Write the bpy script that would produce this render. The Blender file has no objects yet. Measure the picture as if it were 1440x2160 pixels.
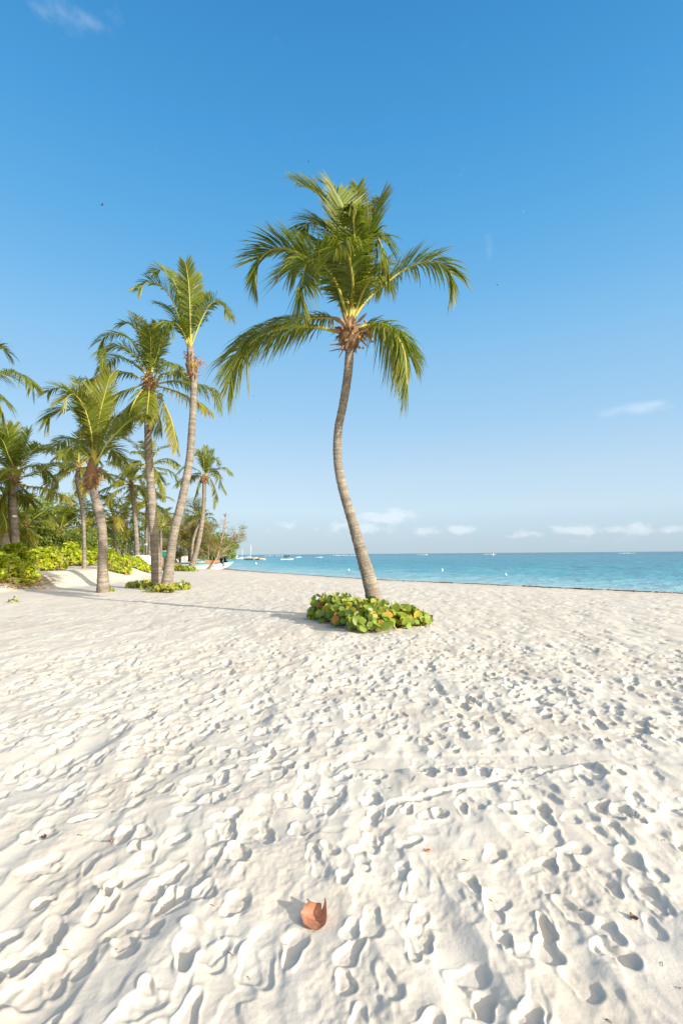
import bpy, math, random
import numpy as np
from mathutils import Vector, Matrix

rng = np.random.default_rng(11)
random.seed(5)
R = math.radians
C = bpy.context.scene
COL = C.collection

# ------------------------------------------------------------------ camera
F = 1050.0                       # focal length in photo pixels (1440 x 2160)
CAM = np.array([0.0, 0.0, 1.5])
PITCH, ROLL = R(4.82), R(0.45)
_f = np.array([0, math.cos(PITCH), math.sin(PITCH)])
_u0 = np.array([0, -math.sin(PITCH), math.cos(PITCH)])
_r0 = np.array([1.0, 0, 0])
_r = math.cos(ROLL) * _r0 - math.sin(ROLL) * _u0
_u = math.sin(ROLL) * _r0 + math.cos(ROLL) * _u0
cd = bpy.data.cameras.new('camera')
cam = bpy.data.objects.new('camera', cd)
COL.objects.link(cam)
cd.sensor_fit = 'VERTICAL'
cd.sensor_height = 36.0
cd.lens = F / 2160 * 36.0
cd.clip_start = 0.05
cd.clip_end = 60000
cam.matrix_world = Matrix(((_r[0], _u[0], -_f[0], CAM[0]), (_r[1], _u[1], -_f[1], CAM[1]),
                           (_r[2], _u[2], -_f[2], CAM[2]), (0, 0, 0, 1)))
C.camera = cam

def ray(x, y):
    return _f + (x - 720) / F * _r + (1080 - y) / F * _u

def at(x, y, Y):
    d = ray(x, y)
    return CAM + d * (Y / d[1])

# ------------------------------------------------------------------ light
SUN_EL, SUN_AZ = R(19.5), R(126.9)           # azimuth clockwise from +Y
sunv = Vector((math.sin(SUN_AZ) * math.cos(SUN_EL), math.cos(SUN_AZ) * math.cos(SUN_EL), math.sin(SUN_EL)))
sl = bpy.data.lights.new('sun', 'SUN')
sl.energy = 4.4
sl.angle = R(0.5)
sl.color = (1.0, 0.93, 0.82)
so = bpy.data.objects.new('sun', sl)
COL.objects.link(so)
so.rotation_euler = sunv.to_track_quat('Z', 'Y').to_euler()
so.location = (10, -8, 20)

C.view_settings.view_transform = 'Standard'
C.view_settings.look = 'None'
EXPO = 0.70
C.view_settings.exposure = EXPO
C.view_settings.gamma = 1

W = bpy.data.worlds.new("World")
C.world = W
W.use_nodes = True
nt = W.node_tree
nt.nodes.clear()
def N(tree, typ, **kw):
    n = tree.nodes.new(typ)
    for k, v in kw.items():
        if k == 'inp':
            for a, b in v.items():
                n.inputs[a].default_value = b
        else:
            setattr(n, k, v)
    return n
def M(tree, op, a, b=None, c=None, clamp=False):
    n = tree.nodes.new('ShaderNodeMath')
    n.operation = op
    n.use_clamp = clamp
    for i, q in enumerate((a, b, c)):
        if q is None:
            continue
        if isinstance(q, (int, float)):
            n.inputs[i].default_value = q
        else:
            tree.links.new(q, n.inputs[i])
    return n.outputs[0]
def MIX(tree, fac, a, b, mode='MIX'):
    n = tree.nodes.new('ShaderNodeMix')
    n.data_type = 'RGBA'
    n.blend_type = mode
    for s, q in ((n.inputs[0], fac), (n.inputs[6], a), (n.inputs[7], b)):
        if isinstance(q, (int, float)):
            s.default_value = q
        elif isinstance(q, tuple):
            s.default_value = q if len(q) == 4 else (*q, 1)
        else:
            tree.links.new(q, s)
    return n.outputs[2]

sky = N(nt, 'ShaderNodeTexSky', sky_type='NISHITA', sun_disc=False, sun_elevation=SUN_EL, sun_rotation=SUN_AZ,
        altitude=0, air_density=1.0, dust_density=0.35, ozone_density=2.2)
SKY_STRENGTH = 0.105
# clouds: fair-weather cumulus low over the sea and a few wisps of cirrus, laid out by compass bearing and height
tc = N(nt, 'ShaderNodeTexCoord')
sx = N(nt, 'ShaderNodeSeparateXYZ')
nt.links.new(tc.outputs['Generated'], sx.inputs[0])
az = M(nt, 'ARCTAN2', sx.outputs[0], sx.outputs[1])
el = M(nt, 'ARCSINE', sx.outputs[2])
def azel(x, y):
    d = ray(x, y)
    d = d / np.linalg.norm(d)
    return math.atan2(d[0], d[1]), math.asin(d[2])
def cloud_layer(spots, nscale, ystretch, lo, hi, seed, detail=6):
    """spots: (px, py, half width px, half height px, weight) -> soft regions; broken up by noise"""
    acc = None
    for (px, py, hw, hh, w) in spots:
        a0, e0 = azel(px, py)
        sa, se = hw / F, hh / F
        da = M(nt, 'DIVIDE', M(nt, 'SUBTRACT', az, a0), sa)
        de = M(nt, 'DIVIDE', M(nt, 'SUBTRACT', el, e0), se)
        q = M(nt, 'ADD', M(nt, 'MULTIPLY', da, da), M(nt, 'MULTIPLY', de, de))
        g = M(nt, 'MULTIPLY', M(nt, 'EXPONENT', M(nt, 'MULTIPLY', q, -1.0)), w)
        acc = g if acc is None else M(nt, 'MAXIMUM', acc, g)
    cv = N(nt, 'ShaderNodeCombineXYZ')
    nt.links.new(M(nt, 'MULTIPLY', az, nscale), cv.inputs[0])
    nt.links.new(M(nt, 'MULTIPLY', el, nscale * ystretch), cv.inputs[1])
    cv.inputs[2].default_value = seed
    nz = N(nt, 'ShaderNodeTexNoise', inp={'Scale': 1.0, 'Detail': detail, 'Roughness': 0.6})
    nt.links.new(cv.outputs[0], nz.inputs['Vector'])
    v = M(nt, 'ADD', M(nt, 'MULTIPLY', acc, 0.55), M(nt, 'SUBTRACT', nz.outputs['Fac'], 0.5))
    mr = N(nt, 'ShaderNodeMapRange', interpolation_type='SMOOTHSTEP', inp={'From Min': lo, 'From Max': hi})
    nt.links.new(v, mr.inputs['Value'])
    return mr.outputs[0]
cum = cloud_layer([(812, 1094, 70, 18, 1.0), (845, 1084, 34, 12, 1.0), (760, 1108, 80, 20, .85), (905, 1120, 60, 14, .6), (968, 1118, 34, 11, 1.0),
                   (1215, 1118, 46, 13, 1.0), (1290, 1117, 40, 10, .85), (1345, 1115, 30, 13, 1.0), (1420, 1116, 36, 9, .8),
                   (1110, 1128, 40, 10, .75), (700, 1120, 60, 20, .55), (600, 1110, 60, 18, .4)], 34.0, 1.7, 0.16, 0.52, 3.1)
grey = cloud_layer([(1150, 1042, 42, 8, .8), (1215, 1085, 40, 7, .7), (1120, 1085, 40, 6, .55), (1060, 1100, 60, 10, .5),
                    (860, 1135, 130, 12, .7), (1250, 1140, 200, 12, .6)], 22.0, 3.0, 0.2, 0.6, 8.7, 3)
cir = cloud_layer([(1355, 862, 75, 14, .9), (1385, 852, 34, 10, 1.0), (1030, 530, 13, 24, .7), (130, 35, 60, 30, .7), (245, 62, 34, 30, .55),
                   (190, 44, 40, 14, .7)], 16.0, 1.6, 0.16, 0.8, 5.2)
# clear maritime air: the physical sky is blended with the tropical gradient from pale horizon to deep blue overhead
rmp = N(nt, 'ShaderNodeValToRGB')
nt.links.new(sx.outputs[2], rmp.inputs[0])
def s2l(c):
    c = np.asarray(c, float) / 255
    return np.where(c <= .04045, c / 12.92, ((c + .055) / 1.055) ** 2.4)
els = rmp.color_ramp.elements
GR = [(0.0, (184, 208, 226)), (.03, (188, 212, 230)), (.085, (205, 229, 246)), (.16, (194, 223, 246)), (.25, (168, 212, 246)), (.39, (138, 199, 244)),
      (.47, (116, 188, 241)), (.55, (96, 177, 235)), (.66, (74, 162, 226)), (.77, (60, 145, 211)), (1.0, (45, 118, 188))]
for k_, (p_, c_) in enumerate(GR):
    e_ = els[k_] if k_ < 2 else els.new(p_)
    e_.position = p_
    e_.color = (*(s2l(c_) / 2 ** EXPO), 1)
SKY_GAIN = 1 / SKY_STRENGTH
gr_ = N(nt, 'ShaderNodeVectorMath', operation='SCALE', inp={'Scale': SKY_GAIN})
nt.links.new(rmp.outputs[0], gr_.inputs[0])
base_sky = MIX(nt, .88, sky.outputs[0], gr_.outputs[0])
# warm glow added to the unseen sky round the sun to fill shadows (the sun stands behind the camera, to the right)
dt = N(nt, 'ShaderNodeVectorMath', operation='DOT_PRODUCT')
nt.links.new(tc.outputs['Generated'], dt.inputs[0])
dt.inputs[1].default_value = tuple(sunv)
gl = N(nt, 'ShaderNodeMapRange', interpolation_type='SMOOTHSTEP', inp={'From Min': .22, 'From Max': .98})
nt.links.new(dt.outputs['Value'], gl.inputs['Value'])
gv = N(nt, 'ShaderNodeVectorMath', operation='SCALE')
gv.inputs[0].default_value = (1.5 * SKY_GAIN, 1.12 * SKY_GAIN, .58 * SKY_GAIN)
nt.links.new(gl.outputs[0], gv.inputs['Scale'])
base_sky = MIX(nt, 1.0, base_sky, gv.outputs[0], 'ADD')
skyc = MIX(nt, M(nt, 'MULTIPLY', grey, 0.35), base_sky, (3.6, 4.4, 5.2))
skyc = MIX(nt, M(nt, 'MULTIPLY', cum, 0.34), skyc, (6.6, 6.7, 6.9))
skyc = MIX(nt, M(nt, 'MULTIPLY', cir, 0.26), skyc, (6.6, 6.9, 7.3))
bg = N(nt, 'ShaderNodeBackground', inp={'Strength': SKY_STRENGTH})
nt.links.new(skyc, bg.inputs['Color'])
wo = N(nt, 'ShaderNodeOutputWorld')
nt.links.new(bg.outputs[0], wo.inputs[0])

# ------------------------------------------------------------------ helpers
def unit(v):
    v = np.asarray(v, float)
    return v / (np.linalg.norm(v, axis=-1, keepdims=True) + 1e-12)

def _hash(ix, iy, s):
    h = (ix.astype(np.int64) * 374761393 + iy.astype(np.int64) * 668265263 + s * 974634777) & 0x7fffffff
    h = ((h ^ (h >> 13)) * 1274126177) & 0x7fffffff
    h = h ^ (h >> 16)
    return (h & 0xffff) / 65535.0
def vnoise(x, y, s=0):
    ix, iy = np.floor(x), np.floor(y)
    fx, fy = x - ix, y - iy
    fx = fx * fx * fx * (fx * (fx * 6 - 15) + 10)
    fy = fy * fy * fy * (fy * (fy * 6 - 15) + 10)
    a, b = _hash(ix, iy, s), _hash(ix + 1, iy, s)
    c, d = _hash(ix, iy + 1, s), _hash(ix + 1, iy + 1, s)
    return (a + (b - a) * fx) * (1 - fy) + (c + (d - c) * fx) * fy - 0.5
def sstep(a, b, x):
    t = np.clip((x - a) / (b - a), 0, 1)
    return t * t * (3 - 2 * t)

class MB:
    """collects pieces of geometry for ONE mesh object"""
    def __init__(s):
        s.v, s.t, s.f, s.n = [], [], [], 0
    def add(s, v, faces, tint=(1, 1, 1), m=0):
        v = np.asarray(v, float).reshape(-1, 3)
        tint = np.broadcast_to(np.asarray(tint, float), v.shape)
        for f in faces:
            f = np.asarray(f, int)
            if f.size:
                s.f.append((f + s.n, m))
        s.v.append(v)
        s.t.append(tint)
        s.n += len(v)
    def tube(s, pts, rad, k=8, tint=(1, 1, 1), m=0, cap=True, rough=0.0):
        pts = np.asarray(pts, float)
        n = len(pts)
        rad = np.broadcast_to(np.asarray(rad, float), (n,))
        T = unit(np.gradient(pts, axis=0))
        ref = np.array([0, 0, 1.0]) if abs(T[0, 2]) < .9 else np.array([1.0, 0, 0])
        U = unit(np.cross(T, np.broadcast_to(ref, T.shape)))
        for i in range(1, n):
            q = U[i - 1] - T[i] * np.dot(U[i - 1], T[i])
            U[i] = q / (np.linalg.norm(q) + 1e-12)
        V = np.cross(T, U)
        a = np.arange(k) * 2 * math.pi / k
        rr = rad[:, None] * (1 + (rng.uniform(-rough, rough, (n, k)) if rough else 0))
        v = pts[:, None] + rr[..., None] * (np.cos(a)[None, :, None] * U[:, None] + np.sin(a)[None, :, None] * V[:, None])
        i = np.arange(n - 1)[:, None] * k
        j = np.arange(k)[None]
        j2 = (j + 1) % k
        q = np.stack([i + j, i + j2, i + k + j2, i + k + j], -1).reshape(-1, 4)
        fs = [q]
        if cap:
            fs += [np.arange(k)[::-1][None], (np.arange(k) + (n - 1) * k)[None]]
        tint = np.asarray(tint, float)
        if tint.ndim == 2 and len(tint) == n:
            tint = np.repeat(tint, k, 0)
        s.add(v, fs, tint, m)
    def box(s, c, size, rz=0, tint=(1, 1, 1), m=0, taper=1.0):
        x, y, z = np.asarray(size) / 2
        b = np.array([(-x, -y, -z), (x, -y, -z), (x, y, -z), (-x, y, -z)])
        t = b * (taper, taper, -1)
        v = np.vstack([b, t])
        cr, sr = math.cos(rz), math.sin(rz)
        v = v @ np.array([[cr, sr, 0], [-sr, cr, 0], [0, 0, 1]]) + np.asarray(c)
        s.add(v, [[(3, 2, 1, 0), (4, 5, 6, 7), (0, 1, 5, 4), (1, 2, 6, 5), (2, 3, 7, 6), (3, 0, 4, 7)]], tint, m)
    def blob(s, c, r, seg=10, ring=7, tint=(1, 1, 1), m=0, jit=0.0):
        r = np.broadcast_to(np.asarray(r, float), (3,))
        th = np.linspace(0, math.pi, ring + 1)[1:-1]
        ph = np.arange(seg) * 2 * math.pi / seg
        v = np.stack([np.sin(th)[:, None] * np.cos(ph), np.sin(th)[:, None] * np.sin(ph), np.cos(th)[:, None] * np.ones(seg)], -1).reshape(-1, 3)
        v = np.vstack([v, [(0, 0, 1), (0, 0, -1)]])
        if jit:
            v = v * (1 + rng.uniform(-jit, jit, (len(v), 1)))
        n = ring - 1
        i = np.arange(n - 1)[:, None] * seg
        j = np.arange(seg)[None]
        j2 = (j + 1) % seg
        q = np.stack([i + j, i + seg + j, i + seg + j2, i + j2], -1).reshape(-1, 4)
        jj = np.arange(seg)
        t1 = np.stack([np.full(seg, n * seg), jj, (jj + 1) % seg], -1)
        t2 = np.stack([np.full(seg, n * seg + 1), (n - 1) * seg + (jj + 1) % seg, (n - 1) * seg + jj], -1)
        s.add(v * r + np.asarray(c), [q, t1, t2], tint, m)
    def leaves(s, pos, axis, nrm, L, Wd, tint, m=0, shape='blade', fold=0.15, curl=0.0):
        """many small leaves at once; pos/axis/nrm (n,3), L and Wd (n,)"""
        n = len(pos)
        if n == 0:
            return
        axis = unit(axis)
        nrm = unit(nrm - axis * np.sum(axis * nrm, -1, keepdims=True))
        side = np.cross(axis, nrm)
        if shape == 'blade':
            prof = [(0, .12), (.35, .5), (.7, .42), (1, 0)]
            L, Wd = np.asarray(L), np.asarray(Wd)
            rows = []
            for (a, w) in prof[:-1]:
                up = nrm * (-curl * a * a * L[:, None])
                for sg in (-1, 1):
                    rows.append(pos + axis * (a * L)[:, None] + side * (sg * w * Wd)[:, None] + nrm * (fold * w * Wd)[:, None] + up)
            rows.append(pos + axis * L[:, None] - nrm * (curl * L)[:, None])
            v = np.stack(rows, 1)
            base = (np.arange(n) * 7)[:, None]
            q = np.concatenate([base + np.array([0, 1, 3, 2]), base + np.array([2, 3, 5, 4])])
            t = base + np.array([4, 5, 6])
            k = 7
        else:                                   # round leaf, folded along the midrib
            ang = np.linspace(0, 2 * math.pi, 11)[:-1]
            prof = np.stack([0.5 - 0.5 * np.cos(ang), 0.5 * np.sin(ang) * (1 + .15 * np.cos(ang))], -1)
            rows = [pos + axis * (0.5 * L)[:, None] - nrm * (fold * .25 * Wd)[:, None]]
            for (a, b) in prof:
                rows.append(pos + axis * (a * L)[:, None] + side * (b * Wd)[:, None]
                            + nrm * ((fold * abs(b) - curl * a * a) * Wd)[:, None])
            v = np.stack(rows, 1)
            base = (np.arange(n) * 11)[:, None]
            q = np.zeros((0, 4), int)
            t = np.concatenate([base + np.array([0, 1 + i, 1 + (i + 1) % 10]) for i in range(10)])
            k = 11
        tint = np.asarray(tint, float)
        if tint.ndim == 2:
            tint = np.repeat(tint, k, 0)
        s.add(v.reshape(-1, 3), [q, t], tint, m)
    def build(s, name, mats, parent=None, origin=None, smooth=True):
        v = np.vstack(s.v)
        base = np.zeros(3)
        if parent is not None:
            p = parent
            while p is not None:
                base = base + np.array(p.location)
                p = p.parent
        elif origin is not None:
            base = np.asarray(origin, float)
        me = bpy.data.meshes.new(name)
        me.vertices.add(len(v))
        me.vertices.foreach_set('co', (v - base).astype(np.float32).ravel())
        cnt = np.concatenate([np.full(len(f), f.shape[1]) for f, _ in s.f])
        idx = np.concatenate([f.ravel() for f, _ in s.f])
        mi = np.concatenate([np.full(len(f), m) for f, m in s.f])
        me.loops.add(len(idx))
        me.loops.foreach_set('vertex_index', idx.astype(np.int32))
        me.polygons.add(len(cnt))
        st = np.concatenate([[0], np.cumsum(cnt)[:-1]])
        me.polygons.foreach_set('loop_start', st.astype(np.int32))
        me.polygons.foreach_set('loop_total', cnt.astype(np.int32))
        me.polygons.foreach_set('material_index', mi.astype(np.int32))
        me.polygons.foreach_set('use_smooth', np.full(len(cnt), smooth))
        at_ = me.attributes.new('tint', 'FLOAT_COLOR', 'POINT')
        tt = np.vstack(s.t)
        at_.data.foreach_set('color', np.hstack([tt, np.ones((len(tt), 1))]).astype(np.float32).ravel())
        me.update(calc_edges=True)
        for mm in (mats if isinstance(mats, (list, tuple)) else [mats]):
            me.materials.append(mm)
        o = bpy.data.objects.new(name, me)
        COL.objects.link(o)
        if parent is not None:
            o.parent = parent
        else:
            o.location = base
        return o

def tag(o, label=None, cat=None, group=None, kind=None):
    if label: o['label'] = label
    if cat: o['category'] = cat
    if group: o['group'] = group
    if kind: o['kind'] = kind
    return o
def thing(name, loc, label, cat, group=None):
    o = bpy.data.objects.new(name, None)
    o.empty_display_size = .2
    COL.objects.link(o)
    o.location = tuple(float(q) for q in loc)
    return tag(o, label, cat, group)

def mat(name, col, rough=.7, spec=.3, trans=0.0, tcol=None, noise=None, bump=None, obj_var=0.0):
    m = bpy.data.materials.new(name)
    m.use_nodes = True
    t = m.node_tree
    t.nodes.clear()
    out = N(t, 'ShaderNodeOutputMaterial')
    p = N(t, 'ShaderNodeBsdfPrincipled', inp={'Roughness': rough, 'Specular IOR Level': spec})
    a = N(t, 'ShaderNodeAttribute', attribute_name='tint')
    c = MIX(t, 1.0, (*col, 1), a.outputs['Color'], 'MULTIPLY')
    tcn = N(t, 'ShaderNodeTexCoord')
    if noise:
        nz = N(t, 'ShaderNodeTexNoise', inp={'Scale': noise[0], 'Detail': 4, 'Roughness': .6})
        t.links.new(tcn.outputs['Object'], nz.inputs['Vector'])
        v = M(t, 'ADD', M(t, 'MULTIPLY', M(t, 'SUBTRACT', nz.outputs['Fac'], .5), noise[1] * 2), 1.0)
        cc = N(t, 'ShaderNodeCombineXYZ')
        for i in range(3):
            t.links.new(v, cc.inputs[i])
        c = MIX(t, 1.0, c, cc.outputs[0], 'MULTIPLY')
    t.links.new(c, p.inputs['Base Color'])
    if bump:
        nb = N(t, 'ShaderNodeTexNoise', inp={'Scale': bump[0], 'Detail': 3})
        t.links.new(tcn.outputs['Object'], nb.inputs['Vector'])
        b = N(t, 'ShaderNodeBump', inp={'Strength': bump[1], 'Distance': bump[2] if len(bump) > 2 else .02})
        t.links.new(nb.outputs['Fac'], b.inputs['Height'])
        t.links.new(b.outputs[0], p.inputs['Normal'])
    if trans:
        tr = N(t, 'ShaderNodeBsdfTranslucent')
        tc_ = MIX(t, 1.0, c, (*(tcol or (1.5, 1.6, .7)), 1), 'MULTIPLY')
        t.links.new(tc_, tr.inputs['Color'])
        mx = N(t, 'ShaderNodeMixShader', inp={0: trans})
        t.links.new(p.outputs[0], mx.inputs[1])
        t.links.new(tr.outputs[0], mx.inputs[2])
        t.links.new(mx.outputs[0], out.inputs[0])
    else:
        t.links.new(p.outputs[0], out.inputs[0])
    return m

MT = dict(
    leaflet=mat('palm leaflet', (.122, .172, .019), rough=.44, spec=.4, trans=.35, tcol=(1.25, 1.45, .5)),
    rachis=mat('palm rachis', (.36, .33, .06), rough=.5, spec=.4),
    trunk=mat('palm trunk', (.225, .20, .168), rough=.9, spec=.1, noise=(6, .6), bump=(26, 1.0, .03)),
    fibre=mat('palm fibre', (.32, .21, .125), rough=.95, spec=.05, noise=(16, .45), bump=(40, .8, .02)),
    flower=mat('palm flower stalk', (.42, .28, .06), rough=.7),
    coconut=mat('coconut husk', (.30, .20, .06), rough=.6, noise=(8, .3)),
    grape=mat('sea grape leaf', (.20, .26, .035), rough=.38, spec=.45, trans=.22, tcol=(1.3, 1.4, .5)),
    naupaka=mat('beach shrub leaf', (.40, .47, .03), rough=.42, spec=.4, trans=.28, tcol=(1.3, 1.4, .4)),
    dry=mat('dry twig', (.42, .31, .18), rough=.9, spec=.1),
    needle=mat('casuarina needle', (.22, .215, .075), rough=.7, spec=.2, trans=.4, tcol=(1.2, 1.2, .6)),
    broad=mat('broad leaf', (.17, .215, .035), rough=.5, spec=.3, trans=.38, tcol=(1.3, 1.4, .6)),
    bark=mat('grey bark', (.34, .27, .20), rough=.95, spec=.05, noise=(5, .3)),
    darkbark=mat('dark bark', (.10, .08, .06), rough=.95, spec=.05, noise=(5, .3)),
    white=mat('white painted hull', (.80, .80, .78), rough=.35, spec=.4, noise=(1.5, .06)),
    teal=mat('turquoise paint', (.22, .58, .54), rough=.4, spec=.4, noise=(2, .12)),
    navy=mat('blue cloth', (.05, .09, .30), rough=.9, spec=.1),
    black=mat('black plastic', (.02, .02, .024), rough=.45, spec=.4),
    red=mat('red cowling', (.45, .05, .05), rough=.4, spec=.4),
    orange=mat('orange life jacket', (.78, .33, .16), rough=.85, spec=.1, noise=(12, .15)),
    skin=mat('skin', (.25, .13, .08), rough=.6, spec=.3),
    hair=mat('black hair', (.012, .010, .010), rough=.7, spec=.2),
    cloth=mat('pale cloth', (.62, .66, .78), rough=.9, spec=.1),
    cyan=mat('bright blue cloth', (.08, .30, .70), rough=.9, spec=.1),
    green=mat('green canvas', (.01, .17, .12), rough=.8, spec=.1),
    wood=mat('weathered wood', (.30, .22, .16), rough=.95, spec=.05, noise=(7, .35)),
    stone=mat('pale rock', (.42, .33, .20), rough=.95, spec=.05, noise=(2.5, .4), bump=(6, .8, .1)),
    wall=mat('sandstone wall', (.62, .50, .38), rough=.95, spec=.05, noise=(1.2, .2)),
    weed=mat('seaweed', (.075, .04, .025), rough=.8, spec=.2, noise=(9, .4)),
    brownleaf=mat('dry brown leaf', (.40, .185, .115), rough=.55, spec=.35, noise=(45, .55), trans=.12, tcol=(1.3, .9, .6)),
    bird=mat('dark plumage', (.03, .03, .035), rough=.8, spec=.1),
    gull=mat('white plumage', (.8, .8, .8), rough=.8, spec=.1),
    ropef=mat('aluminium mast', (.75, .76, .78), rough=.35, spec=.5),
)

# ------------------------------------------------------------------ terrain
SEA_Z = -0.6
SHORE = np.array([(80, -46), (40, -2.5), (16, 22.6), (9.6, 30), (2.9, 37), (-6, 51), (-15.4, 67), (-27, 95), (-45, 150), (-62, 215),
                  (-70, 262), (-66, 290), (-61, 300), (-66, 312), (-90, 330), (-300, 400), (-2500, 900), (-30000, 8000)], float)
LAND = np.vstack([SHORE, [(-30000, -30000), (30000, -30000), (3000, -2900)]])
def shore_dist(x, y):
    """signed distance to the water line, positive on land"""
    x, y = np.asarray(x, float), np.asarray(y, float)
    dmin = np.full(x.shape, 1e9)
    for (ax, ay), (bx, by) in zip(SHORE[:-1], SHORE[1:]):
        ex, ey = bx - ax, by - ay
        t = np.clip(((x - ax) * ex + (y - ay) * ey) / (ex * ex + ey * ey), 0, 1)
        dmin = np.minimum(dmin, np.hypot(x - ax - t * ex, y - ay - t * ey))
    ins = np.zeros(x.shape, bool)
    n = len(LAND)
    for i in range(n):
        (ax, ay), (bx, by) = LAND[i], LAND[(i + 1) % n]
        if ay == by:
            continue
        cnd = ((ay > y) != (by > y)) & (x < (bx - ax) * (y - ay) / (by - ay) + ax)
        ins ^= cnd
    return np.where(ins, dmin, -dmin)
TOE = np.array([(-16.5, -10), (-15.8, 10), (-14.6, 18), (-13.4, 22.5), (-12.2, 26), (-12.0, 31), (-14.5, 40), (-21, 58), (-32, 90), (-60, 170)], float)
def bank_dist(x, y):
    """distance landward (to the left) of the foot of the vegetated bank; negative on the open beach"""
    tx = np.interp(y, TOE[:, 1], TOE[:, 0])
    return (tx - x) * 0.93
def macro_z(x, y):
    s = shore_dist(x, y)
    s2 = s + 0.5 * vnoise(x * .35, y * .35, 5) + .25 * vnoise(x * 1.1, y * 1.1, 6)
    z = SEA_Z + 0.30 * sstep(-0.3, 2.2, s2) + 0.30 * sstep(1.5, 11, s2)
    z = np.where(s2 < 0, SEA_Z + np.maximum(s2 * .09, -3.0 + s2 * .0005) * 1.0, z)
    b = bank_dist(x, y) + .35 * vnoise(x * .5, y * .5, 9)
    z = z + np.where(s > 4, 0.72 * sstep(-0.2, 2.4, b) + 0.25 * sstep(2, 9, b), 0)
    far = sstep(150, 260, y) * sstep(2, 12, s)
    z = z + far * 1.2
    return z + .05 * vnoise(x * .22, y * .22, 1) * sstep(1, 8, s)
def gz(x, y):
    return float(macro_z(np.array([x]), np.array([y]))[0])
def ground(px, py):
    """where the view ray through a photo pixel first meets the ground"""
    d = ray(px, py)
    yy = np.exp(np.linspace(math.log(1.0), math.log(600), 1500))
    for _ in range(2):
        p = CAM[:, None] + d[:, None] * (yy / d[1])
        below = p[2] < macro_z(p[0], p[1])
        k = int(np.argmax(below)) if below.any() else len(yy) - 1
        yy = np.linspace(yy[max(k - 1, 0)], yy[k], 60)
    q = CAM + d * (yy[-1] / d[1]) if not below.any() else p[:, k]
    return np.array([q[0], q[1], gz(q[0], q[1])])

TMAX = 1.3
th_d = np.concatenate([np.arange(-TMAX, -.74, .0042), np.arange(-.74, .7401, .0019), np.arange(.7442, TMAX, .0042)])
th_c = np.linspace(th_d[-1], 2 * math.pi + th_d[0], 50)[1:-1]
TH = np.concatenate([th_d, th_c])
rr = [np.linspace(.08, .78, 12), np.exp(np.arange(math.log(.8), math.log(48), .0041)),
      np.exp(np.arange(math.log(48.5), math.log(420), .028)), np.exp(np.arange(math.log(430), math.log(24000), .16))]
RR = np.concatenate(rr)
nD = len(th_d)
X = RR[:, None] * np.sin(TH)
Y = RR[:, None] * np.cos(TH)
Zm = macro_z(X, Y)
S = shore_dist(X, Y)
land = sstep(0.2, 3.0, S)
near = 1 - sstep(60, 120, RR)[:, None]
# long soft hummocks, stretched along the walking direction, with rounded crests
xr, yr = X * .93 + Y * .36, -X * .36 + Y * .93
wx = X + .25 * vnoise(X * 1.7, Y * 1.7, 21)
wy = Y + .25 * vnoise(X * 1.7, Y * 1.7, 22)
h = .046 * vnoise(wx * 2.3, wy * .9, 31) + .034 * vnoise(wx * 5.4, wy * 2.0, 32) + .012 * vnoise(wx * 11, wy * 5, 37)
rid = 1 - 2 * np.abs(vnoise(wx * 5.2, wy * 2.1, 33)) * 1.6
h += .013 * rid + .002 * vnoise(wx * 8.5, wy * 3.6, 36)
h += .022 * vnoise(wx * 6.3, wy * 4.6, 35) * sstep(4, 16, RR)[:, None]
H = h
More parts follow.
